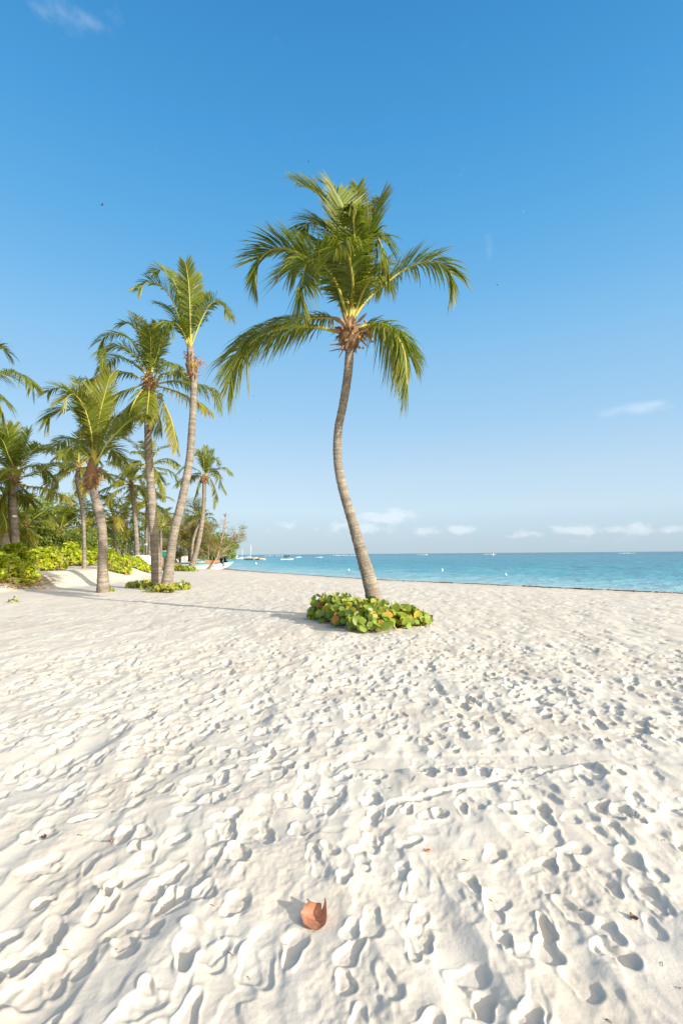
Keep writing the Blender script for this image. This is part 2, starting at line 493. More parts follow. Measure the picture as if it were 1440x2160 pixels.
# footprints: each one presses the sand flat and pushes up a rim
dens = 34
nP = int(dens * TMAX * 30 ** 2)
pr = np.where(rng.random(nP) < .18, np.sqrt(rng.uniform(.6 ** 2, 9 ** 2, nP)), np.sqrt(rng.uniform(.6 ** 2, 30 ** 2, nP)))
pt = rng.uniform(-TMAX, TMAX, nP)
order = np.arange(nP)
lr0, dlr = math.log(.8), .0041
off = 12
nR = len(rr[1])
for i in order:
    r0, t0 = pr[i], pt[i]
    px_, py_ = r0 * math.sin(t0), r0 * math.cos(t0)
    deep = rng.random() < .38
    sc_ = 1.0 if r0 < 5 else 1.15
    Lh = rng.uniform(.042, .088) * sc_
    Wh = rng.uniform(.026, .045) * sc_
    age = rng.random() * .45 if deep else .4 + .6 * rng.random()                  # 0 fresh, 1 wind-worn
    wlk = rng.choice([0.0, 0.25, -0.35, 1.25], p=[.40, .25, .23, .12]) + rng.normal(0, .28)
    if rng.random() < .5:
        wlk += math.pi
    ext = Lh * 2.1
    i0 = int((math.log(max(r0 - ext, .81)) - lr0) / dlr)
    i1 = int((math.log(r0 + ext) - lr0) / dlr) + 1
    da = ext / r0
    j0 = int(np.searchsorted(th_d, t0 - da))
    j1 = int(np.searchsorted(th_d, t0 + da)) + 1
    i0, i1, j0, j1 = max(i0, 0), min(i1, nR), max(j0, 0), min(j1, nD)
    if i1 - i0 < 2 or j1 - j0 < 2:
        continue
    sl_ = (slice(off + i0, off + i1), slice(j0, j1))
    dx, dy = X[sl_] - px_, Y[sl_] - py_
    cu, su = math.sin(wlk), math.cos(wlk)
    u = (dx * cu + dy * su) / Lh
    v = (dx * su - dy * cu) / Wh
    wid = 1.0 + .20 * np.tanh(3 * (u - .1)) - .09 * np.exp(-((u + .15) / .35) ** 2)
    sq_ = int(rng.integers(1, 900))
    u, v = u + .18 * vnoise(dx * 10, dy * 10, sq_), v + .22 * vnoise(dx * 10, dy * 10, sq_ + 1)
    q = np.sqrt((np.abs(u) ** 2.6) + (np.abs(v) / wid) ** 2.3)
    hc = H[sl_]
    soft = .27 + .42 * age
    mask = 1 - sstep(1 - soft * .7, 1 + soft, q)
    dep = rng.uniform(.014, .033) * sc_ if deep else rng.uniform(.004, .012)
    w = np.exp(-q * q)
    lvl = (hc * w).sum() / (w.sum() + 1e-9)
    fl = lvl - dep * (1 + .35 * np.sign(u) * np.minimum(np.abs(u), 1) ** 2)
    new = hc + (fl - hc) * mask * (.80 - .35 * age)
    rimw = .22 + .34 * age
    rim = np.exp(-((q - 1.32) / rimw) ** 2) * dep * ((.20 if deep else .11) - .06 * age) * (1 + .5 * np.tanh(-2 * u))
    H[sl_] = new + rim
# a smooth drag track and a tyre line crossing the right side of the beach
def line_track(p0, p1, wd, strength, depth, tread=0):
    global H
    ex, ey = p1[0] - p0[0], p1[1] - p0[1]
    L = math.hypot(ex, ey)
    t = ((X - p0[0]) * ex + (Y - p0[1]) * ey) / L
    q = ((X - p0[0]) * ey - (Y - p0[1]) * ex) / L + .03 * vnoise(t * .8, t * 0, 44)
    m = (1 - sstep(wd * .6, wd, np.abs(q))) * sstep(-.4, .3, t) * (1 - sstep(L - .3, L + .4, t)) * strength
    m = m * (.75 + .5 * vnoise(X * 1.3, Y * 1.3, 45))
    H += (-depth - H) * np.clip(m, 0, 1)
    if tread:
        H += m * .006 * np.sin(t * 2 * math.pi / .045) * (np.abs(q) < wd * .5)
    H += np.exp(-((np.abs(q) - wd * 1.15) / (wd * .25)) ** 2) * .005 * (m.max() > 0) * sstep(-.4, .3, t) * (1 - sstep(L - .3, L + .4, t)) * .6
def g2(px, py):
    p = ground(px, py)
    return p[0], p[1]
line_track(g2(770, 1612), g2(1440, 1596), .15, .85, .012)
line_track(g2(840, 1700), g2(1180, 1622), .035, .6, .010, 0)
crumb = sstep(.12, .40, vnoise(X * 2.1, Y * 2.1, 53) + .5 * vnoise(X * 6, Y * 6, 54))
H += (.0016 + .0045 * crumb) * vnoise(X * 23, Y * 23, 51) + (.0010 + .0036 * crumb) * vnoise(X * 55, Y * 55, 52) * (RR < 9)[:, None]
lx_, ly_ = g2(672, 1944)
H *= 1 - .8 * np.exp(-(((X - lx_) ** 2 + (Y - ly_) ** 2) / .14 ** 2))
flatl = 1 - .55 * np.exp(-((bank_dist(X, Y) + 1.5) / 3.5) ** 2)
amp = land * near * flatl * (1 - .40 * sstep(4, 13, RR)[:, None])
# out of the dense sector the relief only has coarse columns
Z = Zm + H * amp * 0.84
nr, nc = X.shape
i = np.arange(nr - 1)[:, None] * nc
j = np.arange(nc)[None]
j2 = (j + 1) % nc
quads = np.stack([i + j, i + nc + j, i + nc + j2, i + j2], -1).reshape(-1, 4)
mb = MB()
wet = (1 - sstep(.2, 1.6, S)) * 1.0
peach = (1 - sstep(.5, 6.5, S + 1.0 * vnoise(X * .7, Y * .7, 61))) * (Y < 60) * 1.0
tint = np.ones((nr, nc, 3))
tint = tint * (1 - peach[..., None] * np.array([.04, .13, .23]))
blot = sstep(.05, .35, vnoise(X * .9, Y * .9, 64) + .6 * vnoise(X * 2.7, Y * 2.7, 65))
tint = tint * (1 - (blot * .55 + crumb * .45)[..., None] * np.array([.07, .10, .13]))
tint = tint * (1 - wet[..., None] * np.array([.30, .33, .36]))
soil = sstep(3.5, 8, bank_dist(X, Y) + 2.2 * vnoise(X * .3, Y * .3, 62)) * (S > 6)
tint = tint * (1 - soil[..., None] * np.array([.55, .60, .70]))
mb.add(np.stack([X, Y, Z], -1).reshape(-1, 3), [quads, np.arange(nc)[None]], tint.reshape(-1, 3))

sm = bpy.data.materials.new('coral sand')
sm.use_nodes = True
t = sm.node_tree
t.nodes.clear()
out = N(t, 'ShaderNodeOutputMaterial')
p = N(t, 'ShaderNodeBsdfPrincipled', inp={'Roughness': .95, 'Specular IOR Level': .08})
tcn = N(t, 'ShaderNodeTexCoord')
a = N(t, 'ShaderNodeAttribute', attribute_name='tint')
n1 = N(t, 'ShaderNodeTexNoise', inp={'Scale': 1.7, 'Detail': 5, 'Roughness': .6})
n2 = N(t, 'ShaderNodeTexNoise', inp={'Scale': 420.0, 'Detail': 2, 'Roughness': .7})
n3 = N(t, 'ShaderNodeTexNoise', inp={'Scale': 60.0, 'Detail': 3, 'Roughness': .6})
for q in (n1, n2, n3):
    t.links.new(tcn.outputs['Object'], q.inputs['Vector'])
r1 = N(t, 'ShaderNodeMapRange', inp={'From Min': .42, 'From Max': .66})
t.links.new(n1.outputs['Fac'], r1.inputs['Value'])
c = MIX(t, r1.outputs[0], (.585, .550, .488), (.56, .515, .445))
r2 = N(t, 'ShaderNodeMapRange', inp={'From Min': .60, 'From Max': .78, 'To Min': 0, 'To Max': .35})
t.links.new(n2.outputs['Fac'], r2.inputs['Value'])
c = MIX(t, r2.outputs[0], c, (.42, .34, .26))
c = MIX(t, 1.0, c, a.outputs['Color'], 'MULTIPLY')
t.links.new(c, p.inputs['Base Color'])
b1 = N(t, 'ShaderNodeBump', inp={'Strength': .35, 'Distance': .0022})
b2 = N(t, 'ShaderNodeBump', inp={'Strength': .35, 'Distance': .006})
t.links.new(n2.outputs['Fac'], b1.inputs['Height'])
t.links.new(n3.outputs['Fac'], b2.inputs['Height'])
t.links.new(b2.outputs[0], b1.inputs['Normal'])
t.links.new(b1.outputs[0], p.inputs['Normal'])
t.links.new(p.outputs[0], out.inputs[0])
beach = tag(mb.build('beach', sm), 'white coral sand beach trodden full of footprints', 'beach', kind='structure')
def sand_z(x, y):
    r_, t_ = math.hypot(x, y), math.atan2(x, y)
    ii = int(np.searchsorted(RR, r_))
    jj = int(np.clip(np.searchsorted(th_d, t_), 0, nD - 1))
    return float(Z[ii, jj])
del i, j, j2, quads, tint, xr, yr, wx, wy, rid

# ------------------------------------------------------------------ sea
ths = np.concatenate([np.arange(-.85, 1.1, .0035), np.linspace(1.12, 2.4, 30)])
rs = np.concatenate([np.exp(np.arange(math.log(14), math.log(260), .0065)), np.exp(np.arange(math.log(262), math.log(26000), .09))])
xs = rs[:, None] * np.sin(ths)
ys = rs[:, None] * np.cos(ths)
ss = -shore_dist(xs, ys)
fade = (1 - sstep(120, 250, rs))[:, None]
cal = sstep(.3, 9, ss)
zw = np.zeros_like(xs)
for k_, (wl, am, dr, sd) in enumerate([(6.5, .035, 2.35, 1), (3.6, .026, 2.15, 2), (2.1, .016, 2.6, 3), (1.25, .010, 1.9, 4), (11, .03, 2.4, 5)]):
    ph = (xs * math.sin(dr) + ys * math.cos(dr)) * 2 * math.pi / wl + 7 * vnoise(xs / (wl * 2.2), ys / (wl * 2.2), 70 + sd)
    zw += 2.0 * am * (np.sin(ph) + .25 * np.sin(2 * ph)) * (.55 + .9 * vnoise(xs / (wl * 3), ys / (wl * 3), 80 + sd))
lap = .055 * np.exp(-((ss - 1.7 - .5 * vnoise(xs * .15, ys * .15, 91)) / .28) ** 2) * (1 + 1.2 * vnoise(xs * .4, ys * .4, 92))
zz = SEA_Z + .01 + zw * fade * cal + lap * fade
# beyond the land the sheet simply runs under the sand
zz = np.where(ss < -1.2, SEA_Z - .25, zz)
mb = MB()
nr2, nc2 = xs.shape
i = np.arange(nr2 - 1)[:, None] * nc2
j = np.arange(nc2 - 1)[None]
q = np.stack([i + j, i + nc2 + j, i + nc2 + j + 1, i + j + 1], -1).reshape(-1, 4)
keep = (ss.reshape(-1)[q] > -3).any(1)
mb.add(np.stack([xs, ys, zz], -1).reshape(-1, 3), [q[keep]],
       np.stack([np.clip(ss / 400, 0, 1), np.clip(ss / 3.0, 0, 1), np.clip(ss / 40, 0, 1)], -1).reshape(-1, 3))
wm = bpy.data.materials.new('sea water')
wm.use_nodes = True
t = wm.node_tree
t.nodes.clear()
out = N(t, 'ShaderNodeOutputMaterial')
p = N(t, 'ShaderNodeBsdfPrincipled', inp={'Roughness': .2, 'IOR': 1.333, 'Specular IOR Level': .2})
a = N(t, 'ShaderNodeAttribute', attribute_name='tint')
sp = N(t, 'ShaderNodeSeparateXYZ')
t.links.new(a.outputs['Vector'], sp.inputs[0])
tcn = N(t, 'ShaderNodeTexCoord')
mp = N(t, 'ShaderNodeMapping', inp={'Scale': (.028, .075, 1), 'Rotation': (0, 0, R(12))})
t.links.new(tcn.outputs['Object'], mp.inputs['Vector'])
nz = N(t, 'ShaderNodeTexNoise', inp={'Scale': 1.0, 'Detail': 5, 'Roughness': .6})
t.links.new(mp.outputs[0], nz.inputs['Vector'])
ramp = N(t, 'ShaderNodeValToRGB')
t.links.new(sp.outputs[2], ramp.inputs[0])
e = ramp.color_ramp.elements
e[0].position, e[0].color = 0.0, (.40, .50, .52, 1)
e[1].position, e[1].color = 1.0, (.022, .225, .315, 1)
q_ = e.new(.12); q_.color = (.23, .43, .48, 1)
q_ = e.new(.45); q_.color = (.07, .31, .395, 1)
deep = MIX(t, M(t, 'MULTIPLY', sp.outputs[0], .9), ramp.outputs[0], (.002, .085, .15))
rn = N(t, 'ShaderNodeMapRange', inp={'From Min': .42, 'From Max': .66, 'To Min': 0, 'To Max': .75})
t.links.new(nz.outputs['Fac'], rn.inputs['Value'])
deep = MIX(t, M(t, 'MULTIPLY', rn.outputs[0], sp.outputs[2]), deep, (.015, .19, .27))
t.links.new(deep, p.inputs['Base Color'])
mp2 = N(t, 'ShaderNodeMapping', inp={'Scale': (.55, 1.0, 1), 'Rotation': (0, 0, R(-42))})
t.links.new(tcn.outputs['Object'], mp2.inputs['Vector'])
w1 = N(t, 'ShaderNodeTexNoise', inp={'Scale': 1.3, 'Detail': 5, 'Roughness': .62})
w2 = N(t, 'ShaderNodeTexNoise', inp={'Scale': .22, 'Detail': 3, 'Roughness': .55})
t.links.new(mp2.outputs[0], w1.inputs['Vector'])
t.links.new(mp2.outputs[0], w2.inputs['Vector'])
wb = N(t, 'ShaderNodeBump', inp={'Strength': 1.0, 'Distance': .6})
t.links.new(w1.outputs['Fac'], wb.inputs['Height'])
wb2 = N(t, 'ShaderNodeBump', inp={'Strength': 1.0, 'Distance': 1.6})
t.links.new(w2.outputs['Fac'], wb2.inputs['Height'])
t.links.new(wb2.outputs[0], wb.inputs['Normal'])
t.links.new(wb.outputs[0], p.inputs['Normal'])
tr = N(t, 'ShaderNodeBsdfTransparent', inp={'Color': (.86, .93, .93, 1)})
mx = N(t, 'ShaderNodeMixShader')
op = N(t, 'ShaderNodeMapRange', interpolation_type='SMOOTHSTEP', inp={'From Min': 0.0, 'From Max': 1.0, 'To Min': .18, 'To Max': 1.0})
t.links.new(sp.outputs[1], op.inputs['Value'])
t.links.new(op.outputs[0], mx.inputs[0])
t.links.new(tr.outputs[0], mx.inputs[1])
t.links.new(p.outputs[0], mx.inputs[2])
t.links.new(mx.outputs[0], out.inputs[0])
tag(mb.build('sea', wm), 'clear turquoise sea running out to a blue horizon', 'sea', kind='structure')

# seaweed thrown up along the water line on the right
mb = MB()
for f_ in np.linspace(0, 1, 120):
    if rng.random() < .2 + .5 * f_:
        continue
    xw = 21 - f_ * 17.5
    yw = float(np.interp(xw, [2.9, 9.6, 16, 40], [37, 30, 22.6, -2.5]))
    g = np.array([xw - 1.4 + rng.normal(0, .1), yw - 1.4 + rng.normal(0, .1), 0])
    for _ in range(int(rng.integers(3, 12))):
        a_ = rng.normal(0, .28)
        c_ = g + np.array([a_ * .7 + rng.normal(0, .06), -a_ * .72 + rng.normal(0, .06), 0])
        c_[2] = max(gz(c_[0], c_[1]), SEA_Z) + .015
        mb.blob(c_, (rng.uniform(.05, .16), rng.uniform(.04, .1), rng.uniform(.015, .035)), 7, 5, tint=np.ones(3) * rng.uniform(.6, 1.5), jit=.35)
tag(mb.build('seaweed', MT['weed']), 'dark brown seaweed washed up along the water line', 'seaweed', kind='stuff')

# ------------------------------------------------------------------ palms
def spline(P, n):
    P = np.asarray(P, float)
    if len(P) == 2:
        return P[0] + (P[1] - P[0]) * np.linspace(0, 1, n)[:, None]
    Q = np.vstack([2 * P[0] - P[1], P, 2 * P[-1] - P[-2]])
    d = np.concatenate([[0], np.cumsum(np.linalg.norm(np.diff(P, axis=0), axis=1))])
    tt = np.interp(np.linspace(0, d[-1], n), d, np.arange(len(P)))
    k = np.minimum(tt.astype(int), len(P) - 2)
    f = (tt - k)[:, None]
    a, b, c, e = Q[k], Q[k + 1], Q[k + 2], Q[k + 3]
    return .5 * ((2 * b) + (-a + c) * f + (2 * a - 5 * b + 4 * c - e) * f * f + (-a + 3 * b - 3 * c + e) * f ** 3)

WIND = np.array([-.55, .30, 0.0])
def frond(root, P, axis_pt, n=70, Lmax=.9, droop=.45, hue=0.0, wid=.045, start=.2, rr0=.04, lift=.28, tipy=.4, bare=False, name='frond'):
    """one palm frond: rachis plus two rows of leaflets; hue 0 green .. 1 yellow"""
    K = 40
    pts = spline(P, K)
    T = unit(np.gradient(pts, axis=0))
    rad = unit((pts - axis_pt) * (1, 1, 0.0) + 1e-6)
    # where the frond passes over its own base use the tip's bearing
    tipd = unit((pts[-1] - axis_pt) * (1, 1, 0))
    rad = unit(rad * .4 + tipd)
    up = np.array([0, 0, 1.0])
    Nn = up * .9 - rad * .75
    Nn = unit(Nn - T * np.sum(Nn * T, -1, keepdims=True))
    Sd = np.cross(T, Nn)
    flen = np.linalg.norm(np.diff(pts, axis=0), axis=1).sum()
    mb = MB()
    ts = np.linspace(0, 1, K)
    mb.tube(pts, rr0 * (1 - ts) ** .8 + .006, 6, tint=np.ones(3) * (1 + .2 * hue), m=1)
    if not bare:
        u = np.sort(np.concatenate([np.linspace(start, .995, n)] * 2) + rng.normal(0, .004, 2 * n))
        u = np.clip(u, start, 1)
        side = np.where(np.arange(2 * n) % 2 == 0, 1.0, -1.0)
        k = np.minimum((u * (K - 1)).astype(int), K - 2)
        f = (u * (K - 1) - k)[:, None]
        b = pts[k] * (1 - f) + pts[k + 1] * f
        Tn, Nk, Sk = T[k], Nn[k], Sd[k]
        w = (u - start) / (1 - start)
        prof = np.minimum(1, .42 + 1.5 * w) * np.clip(1 - .45 * w ** 3, 0, 1)
        L = Lmax * prof * rng.uniform(.86, 1.1, 2 * n)
        ang = R(30) + R(34) * w ** 1.5 + rng.normal(0, R(4), 2 * n)
        D = Sk * (side * np.cos(ang))[:, None] + Tn * np.sin(ang)[:, None] + Nk * (lift * (1 - .5 * w) + rng.normal(0, .07, 2 * n))[:, None]
        D = unit(D)
        steep = np.clip(1.1 - np.abs(D[:, 2]), .45, 1)
        dr = droop * steep * rng.uniform(.65, 1.35, 2 * n)
        gvec = np.array([0, 0, -1.0]) + WIND * .35
        sv = np.array([0, .16, .42, .74, 1.0])
        ww = np.array([.35, .9, 1.0, .72, 0.0]) * wid
        Wv = unit(np.cross(D, Nk))
        tw = rng.normal(0, .35, 2 * n)[:, None]
        Wv = unit(Wv * np.cos(tw) + np.cross(D, Wv) * np.sin(tw))
        rows = []
        for s_, w_ in zip(sv, ww):
            pos = b + D * (L * s_ * (1 - .22 * dr * s_))[:, None] + gvec * (L * dr * s_ ** 2)[:, None]
            if w_ == 0:
                rows.append(pos)
            else:
                rows += [pos - Wv * w_ / 2, pos + Wv * w_ / 2]
        V = np.stack(rows, 1)
        m_ = 2 * n
        base = (np.arange(m_) * 9)[:, None]
        q = np.concatenate([base + np.array([0, 1, 3, 2]), base + np.array([2, 3, 5, 4]), base + np.array([4, 5, 7, 6])])
        tr_ = base + np.array([6, 7, 8])
        g = np.array([1.0, 1.0, 1.0])
        yel = np.array([2.1, 1.35, .9])
        brn = np.array([2.0, .95, 1.0])
        hu = np.clip(hue + rng.normal(0, .12, m_) + .22 * w ** 3, 0, 1)[:, None]
        col = (g * (1 - hu) + yel * hu) * rng.uniform(.78, 1.22, m_)[:, None]
        col = np.repeat(col[:, None], 9, 1)
        tip = (np.array([0, 0, .02, .02, .12, .12, .4, .4, 1.0]) * tipy)[None, :, None] * rng.uniform(.2, 1.6, (m_, 1, 1))  # yellow-brown tips, strengthened to paint a sunlit fringe into the leaflet colour
        tip = np.clip(tip + (hue > .55) * .12, 0, .85)
        col = col * (1 - tip) + brn * 1.25 * tip
        mb.add(V.reshape(-1, 3), [q, tr_], col.reshape(-1, 3), 0)
    return mb.build(name, [MT['leaflet'], MT['rachis']], root)

def trunk(root, pts, rads, ring=.06, seg=18, base_flare=True, tintc=(1, 1, 1)):
    P = spline(pts, 400)
    d = np.concatenate([[0], np.cumsum(np.linalg.norm(np.diff(P, axis=0), axis=1))])
    L = d[-1]
    n = max(24, int(L / .028))
    P = np.stack([np.interp(np.linspace(0, L, n), d, P[:, k]) for k in range(3)], -1)
    s = np.linspace(0, L, n)
    rad = np.interp(s / L, np.linspace(0, 1, len(rads)), rads)
    ph = s / ring + .55 * np.sin(s * 3.1) + .4 * np.sin(s * 7.7) + .25 * np.sin(s * 17.3)
    ringv = rng.uniform(.84, 1.12, int(ph.max()) + 4)[np.floor(ph).astype(int) + 1]
    fr = ph - np.floor(ph)
    scar = np.exp(-(np.minimum(fr, 1 - fr) / .14) ** 2)
    rad = rad * (1 + .045 * (fr - .5) - .035 * scar + .02 * np.sin(s * 2.3))
    patch = .5 + .5 * np.sin(s * 1.9 + 1) * np.sin(s * .8)
    tint = (np.array([1.12, 1.08, 1.04]) * (1 - .36 * scar[:, None])) * (1 + .16 * (patch[:, None] - .5)) * rng.uniform(.9, 1.1, (n, 1)) * ringv[:, None]
    mb = MB()
    mb.tube(P, rad, seg, tint=tint * np.asarray(tintc), rough=.06)
    return mb.build('trunk', MT['trunk'], root), P

def sheath(root, c, up, h=.7, r=.24, n=46):
    """ragged fibre and old leaf bases under the crown"""
    mb = MB()
    up = unit(up)
    P = [c - up * h * .55, c - up * h * .3, c, c + up * h * .35, c + up * h * .8]
    mb.tube(P, [r * .55, r * .9, r * .95, r * .7, r * .28], 14, tint=(.62, .58, .55), rough=.22)
    k = n * 2
    a = rng.uniform(0, 2 * math.pi, k)
    z = rng.uniform(-.5, .5, k)
    rad = np.stack([np.cos(a), np.sin(a), np.zeros(k)], -1)
    pos = c + up * (z * h)[:, None] + rad * (r * .7)
    ax = rad * .6 + np.array([0, 0, 1]) * rng.uniform(-1.2, 1.0, k)[:, None]
    tt = rng.uniform(.5, 1.5, (k, 1)) * np.array([1, 1, 1.0])
    mb.leaves(pos, ax, rad + rng.normal(0, .4, (k, 3)), rng.uniform(.12, .42, k) * r / .24, rng.uniform(.03, .09, k) * r / .24, tt, fold=.3, curl=-.1)
    return mb.build('leaf_sheath', MT['fibre'], root)

def stub(root, c, d, L=.4, r=.05):
    mb = MB()
    d = unit(d)
    mb.tube([c, c + d * L * .5, c + d * L], [r * 1.5, r, r * .6], 7, tint=rng.uniform(.8, 1.4) * np.array([1.5, 1.0, .9]), rough=.1)
    return mb.build('leaf_stub', MT['fibre'], root)

def flower(root, c, d, n=26, L=.55):
    mb = MB()
    d = unit(d)
    mid = c + d * L * .6
    mb.tube([c, mid, mid + d * L * .2 + np.array([0, 0, -.08])], [.025, .018, .008], 5)
    for _ in range(n):
        b = c + d * L * rng.uniform(.35, .95)
        e = b + unit(d * .8 + rng.normal(0, .5, 3) + np.array([0, 0, -.35])) * rng.uniform(.18, .42)
        mb.tube([b, (b + e) / 2 + np.array([0, 0, .03]), e], [.008, .007, .004], 4, tint=rng.uniform(.6, 1.3) * np.array([1, rng.uniform(.7, 1), 1]))
        if rng.random() < .5:
            mb.blob(e, rng.uniform(.02, .04), 6, 5, tint=(.9, .6, .7))
    return mb.build('flower_stalk', MT['flower'], root)

def coconuts(root, c, n, r=.1):
    for k in range(n):
        a = rng.uniform(0, 2 * math.pi)
        mb = MB()
        mb.blob(c + np.array([math.cos(a) * .22, math.sin(a) * .22, rng.uniform(-.22, .02)]), (r, r, r * 1.25), 10, 8, tint=np.array([rng.uniform(.7, 1.4), rng.uniform(.8, 1.2), .8]), jit=.05)
        mb.build('coconut', MT['coconut'], root)

PALMS = 'coconut palms along the beach'
def palm_px(label, Yb, tpx, rads, fr, base_px, ring=.06, sheath_h=.7, sheath_r=.24, stubs=3, leaf=.9, n=70, nuts=0, flw=1, wid=.045, dtop=0.0, hue0=0.0, sheath_at=None, base_xyz=None):
    """a palm whose trunk and fronds are given by their outline; every frond point is (px, py) with a depth offset reached at its tip"""
    b3 = base_xyz if base_xyz is not None else at(*tpx[0], Yb)
    b3[2] = gz(b3[0], b3[1]) - .05
    root = thing('palm_tree', b3, label, 'palm tree', PALMS)
    k = len(tpx)
    pts = [b3] + [at(x, y, Yb + dtop * i / (k - 1)) for i, (x, y) in enumerate(tpx) if i > 0]
    tr_, P = trunk(root, pts, rads, ring)
    Yc = Yb + dtop
    top = P[-1]
    for item in fr:
        pl, dy = item[0], item[1]
        kw = dict(item[2]) if len(item) > 2 else {}
        m = len(pl)
        tt = np.linspace(0, 1, m)
        P3 = [at(x, y, Yc + dy * q) for (x, y), q in zip(pl, tt)]
        P3 = [top + (P3[0] - top) * .15] + P3
        a = dict(n=n, Lmax=leaf, wid=wid, hue=max(0, hue0 + rng.normal(0, .07)))
        a.update(kw)
        frond(root, P3, top, **a)
    c = at(*sheath_at, Yc) if sheath_at else top
    sheath(root, c, P[-1] - P[-6], sheath_h, sheath_r)
    for _ in range(stubs):
        a = rng.uniform(0, 2 * math.pi)
        stub(root, c + np.array([0, 0, -.05]), (math.cos(a), math.sin(a), rng.uniform(.1, .9)), rng.uniform(.3, .55), .045)
    for _ in range(flw):
        a = rng.uniform(math.pi * .8, math.pi * 2.2)
        flower(root, c, (math.cos(a), math.sin(a) * .7, rng.uniform(-.1, .5)), 20, .42)
    if nuts:
        coconuts(root, c, nuts)
    return root, top, P

# the lone palm in the middle of the beach
MAIN = [
    ([(712, 700), (658, 688), (596, 692), (541, 713), (498, 760), (484, 806)], -.6, dict(droop=.75, n=134, lift=.12)),
    ([(722, 680), (704, 671), (658, 670), (596, 678), (540, 700), (505, 730)], .9, dict(droop=.8, n=120)),
    ([(763, 694), (790, 686), (829, 702), (852, 744), (858, 811)], -.7, dict(droop=.75, n=120)),
    ([(760, 690), (782, 684), (815, 694), (842, 718), (862, 752)], .8, dict(droop=.8, n=104)),
    ([(747, 671), (771, 636), (813, 597), (868, 560), (918, 552), (948, 573), (954, 602)], .4, dict(droop=.6, n=134, start=.22)),
    ([(739, 651), (745, 573), (747, 507), (744, 457), (738, 431)], -1.3, dict(droop=.9, n=157, lift=.05, start=.16, Lmax=.85)),
    ([(734, 678), (712, 604), (689, 566), (666, 546), (646, 558), (637, 600), (634, 620)], -1.8, dict(droop=.42, n=168, start=.2, Lmax=1.2)),
    ([(728, 674), (708, 612), (681, 569), (642, 542), (596, 523), (561, 534), (540, 562), (536, 588)], .2, dict(droop=.3, n=180, lift=.3, start=.26, Lmax=1.12)),
    ([(736, 643), (728, 534), (712, 468), (690, 428), (660, 402), (628, 388)], 1.2, dict(droop=.35, n=134, lift=.4, start=.3)),
    ([(729, 600), (712, 507), (689, 478), (658, 468), (632, 486)], 2.0, dict(droop=.6, n=120)),
    ([(741, 643), (745, 495), (748, 445), (754, 392)], .9, dict(Lmax=.8, droop=.3, n=120, start=.3)),
    ([(747, 636), (767, 534), (778, 484), (790, 448), (803, 420)], .8, dict(droop=.4, n=120, start=.35)),
    ([(750, 636), (771, 515), (790, 496), (806, 523), (818, 560)], -.3, dict(droop=.6, n=120, start=.4)),
    ([(751, 651), (767, 612), (782, 590), (797, 583)], -1.4, dict(droop=.55, n=74, Lmax=.5)),
    ([(737, 650), (733, 560), (722, 500), (700, 470)], 2.2, dict(droop=.5, n=120)),
    ([(740, 640), (752, 560), (763, 495), (778, 462)], 2.0, dict(droop=.5, n=120)),
    ([(735, 650), (712, 570), (690, 525), (660, 505), (636, 525)], 2.4, dict(droop=.6, n=120)),
    ([(738, 640), (737, 540), (728, 455), (712, 412), (694, 396)], .6, dict(droop=.35, n=120, start=.3, lift=.4)),
    ([(745, 660), (765, 610), (778, 575), (800, 560), (812, 590)], 1.8, dict(droop=.6, n=104)),
    ([(730, 665), (705, 600), (676, 560), (640, 548), (612, 570)], 1.6, dict(droop=.6, n=120)),
    ([(742, 655), (744, 600), (736, 545), (722, 520), (706, 530)], -2.0, dict(droop=.6, n=104, start=.3)),
]
mroot, mtop, mP = palm_px('lone tall palm with an s-curved trunk rising from a leafy patch in the open sand', 11.35,
    [(803, 1308), (790, 1270), (783, 1240), (772, 1200), (757, 1150), (743, 1100), (728, 1050), (716, 1000), (711, 950), (714, 900), (722, 860), (732, 800), (737, 745), (738, 700)],
    [.20, .175, .155, .135, .12, .108, .102, .098, .096, .098, .10, .10, .095], MAIN, (803, 1308), sheath_h=.62, sheath_r=.25, stubs=4, flw=1, sheath_at=(738, 708), leaf=1.12, n=130, wid=.034)

palm_px('slender leaning palm with the highest crown of the left group', 21.2,
    [(349, 1247), (357, 1200), (366, 1130), (385, 1050), (400, 970), (405, 900), (408, 850), (409, 800), (404, 760), (401, 735)],
    [.25, .20, .185, .175, .17, .16, .15, .14, .14, .14],
    [([(395, 727), (377, 668), (360, 627), (337, 601), (313, 595), (294, 608)], -.8, dict(droop=.4, n=90, lift=.4)),
     ([(402, 715), (401, 657), (398, 598), (392, 556)], -.8, dict(droop=.25, n=90)),
     ([(407, 721), (424, 677), (445, 641), (465, 639), (487, 663)], -.4, dict(droop=.5, n=85, start=.3)),
     ([(398, 715), (383, 642), (366, 592), (342, 569), (325, 575)], 1.2, dict(droop=.4, n=80, start=.3, lift=.45)),
     ([(399, 715), (389, 642), (378, 600), (362, 572)], 1.6, dict(droop=.4, start=.3)),
     ([(404, 715), (412, 671), (420, 640), (432, 622)], 1.4, dict(droop=.45, start=.35)),
     ([(396, 721), (380, 690), (362, 680), (348, 700)], -1.2, dict(droop=.5)),
     ([(396, 721), (378, 680), (358, 650), (335, 640)], 1.8, dict(droop=.5)),
     ([(403, 715), (404, 650), (408, 605), (414, 580)], 1.8, dict(droop=.35))],
    (349, 1247), sheath_h=1.25, sheath_r=.22, stubs=2, leaf=1.0, nuts=5, sheath_at=(404, 770))

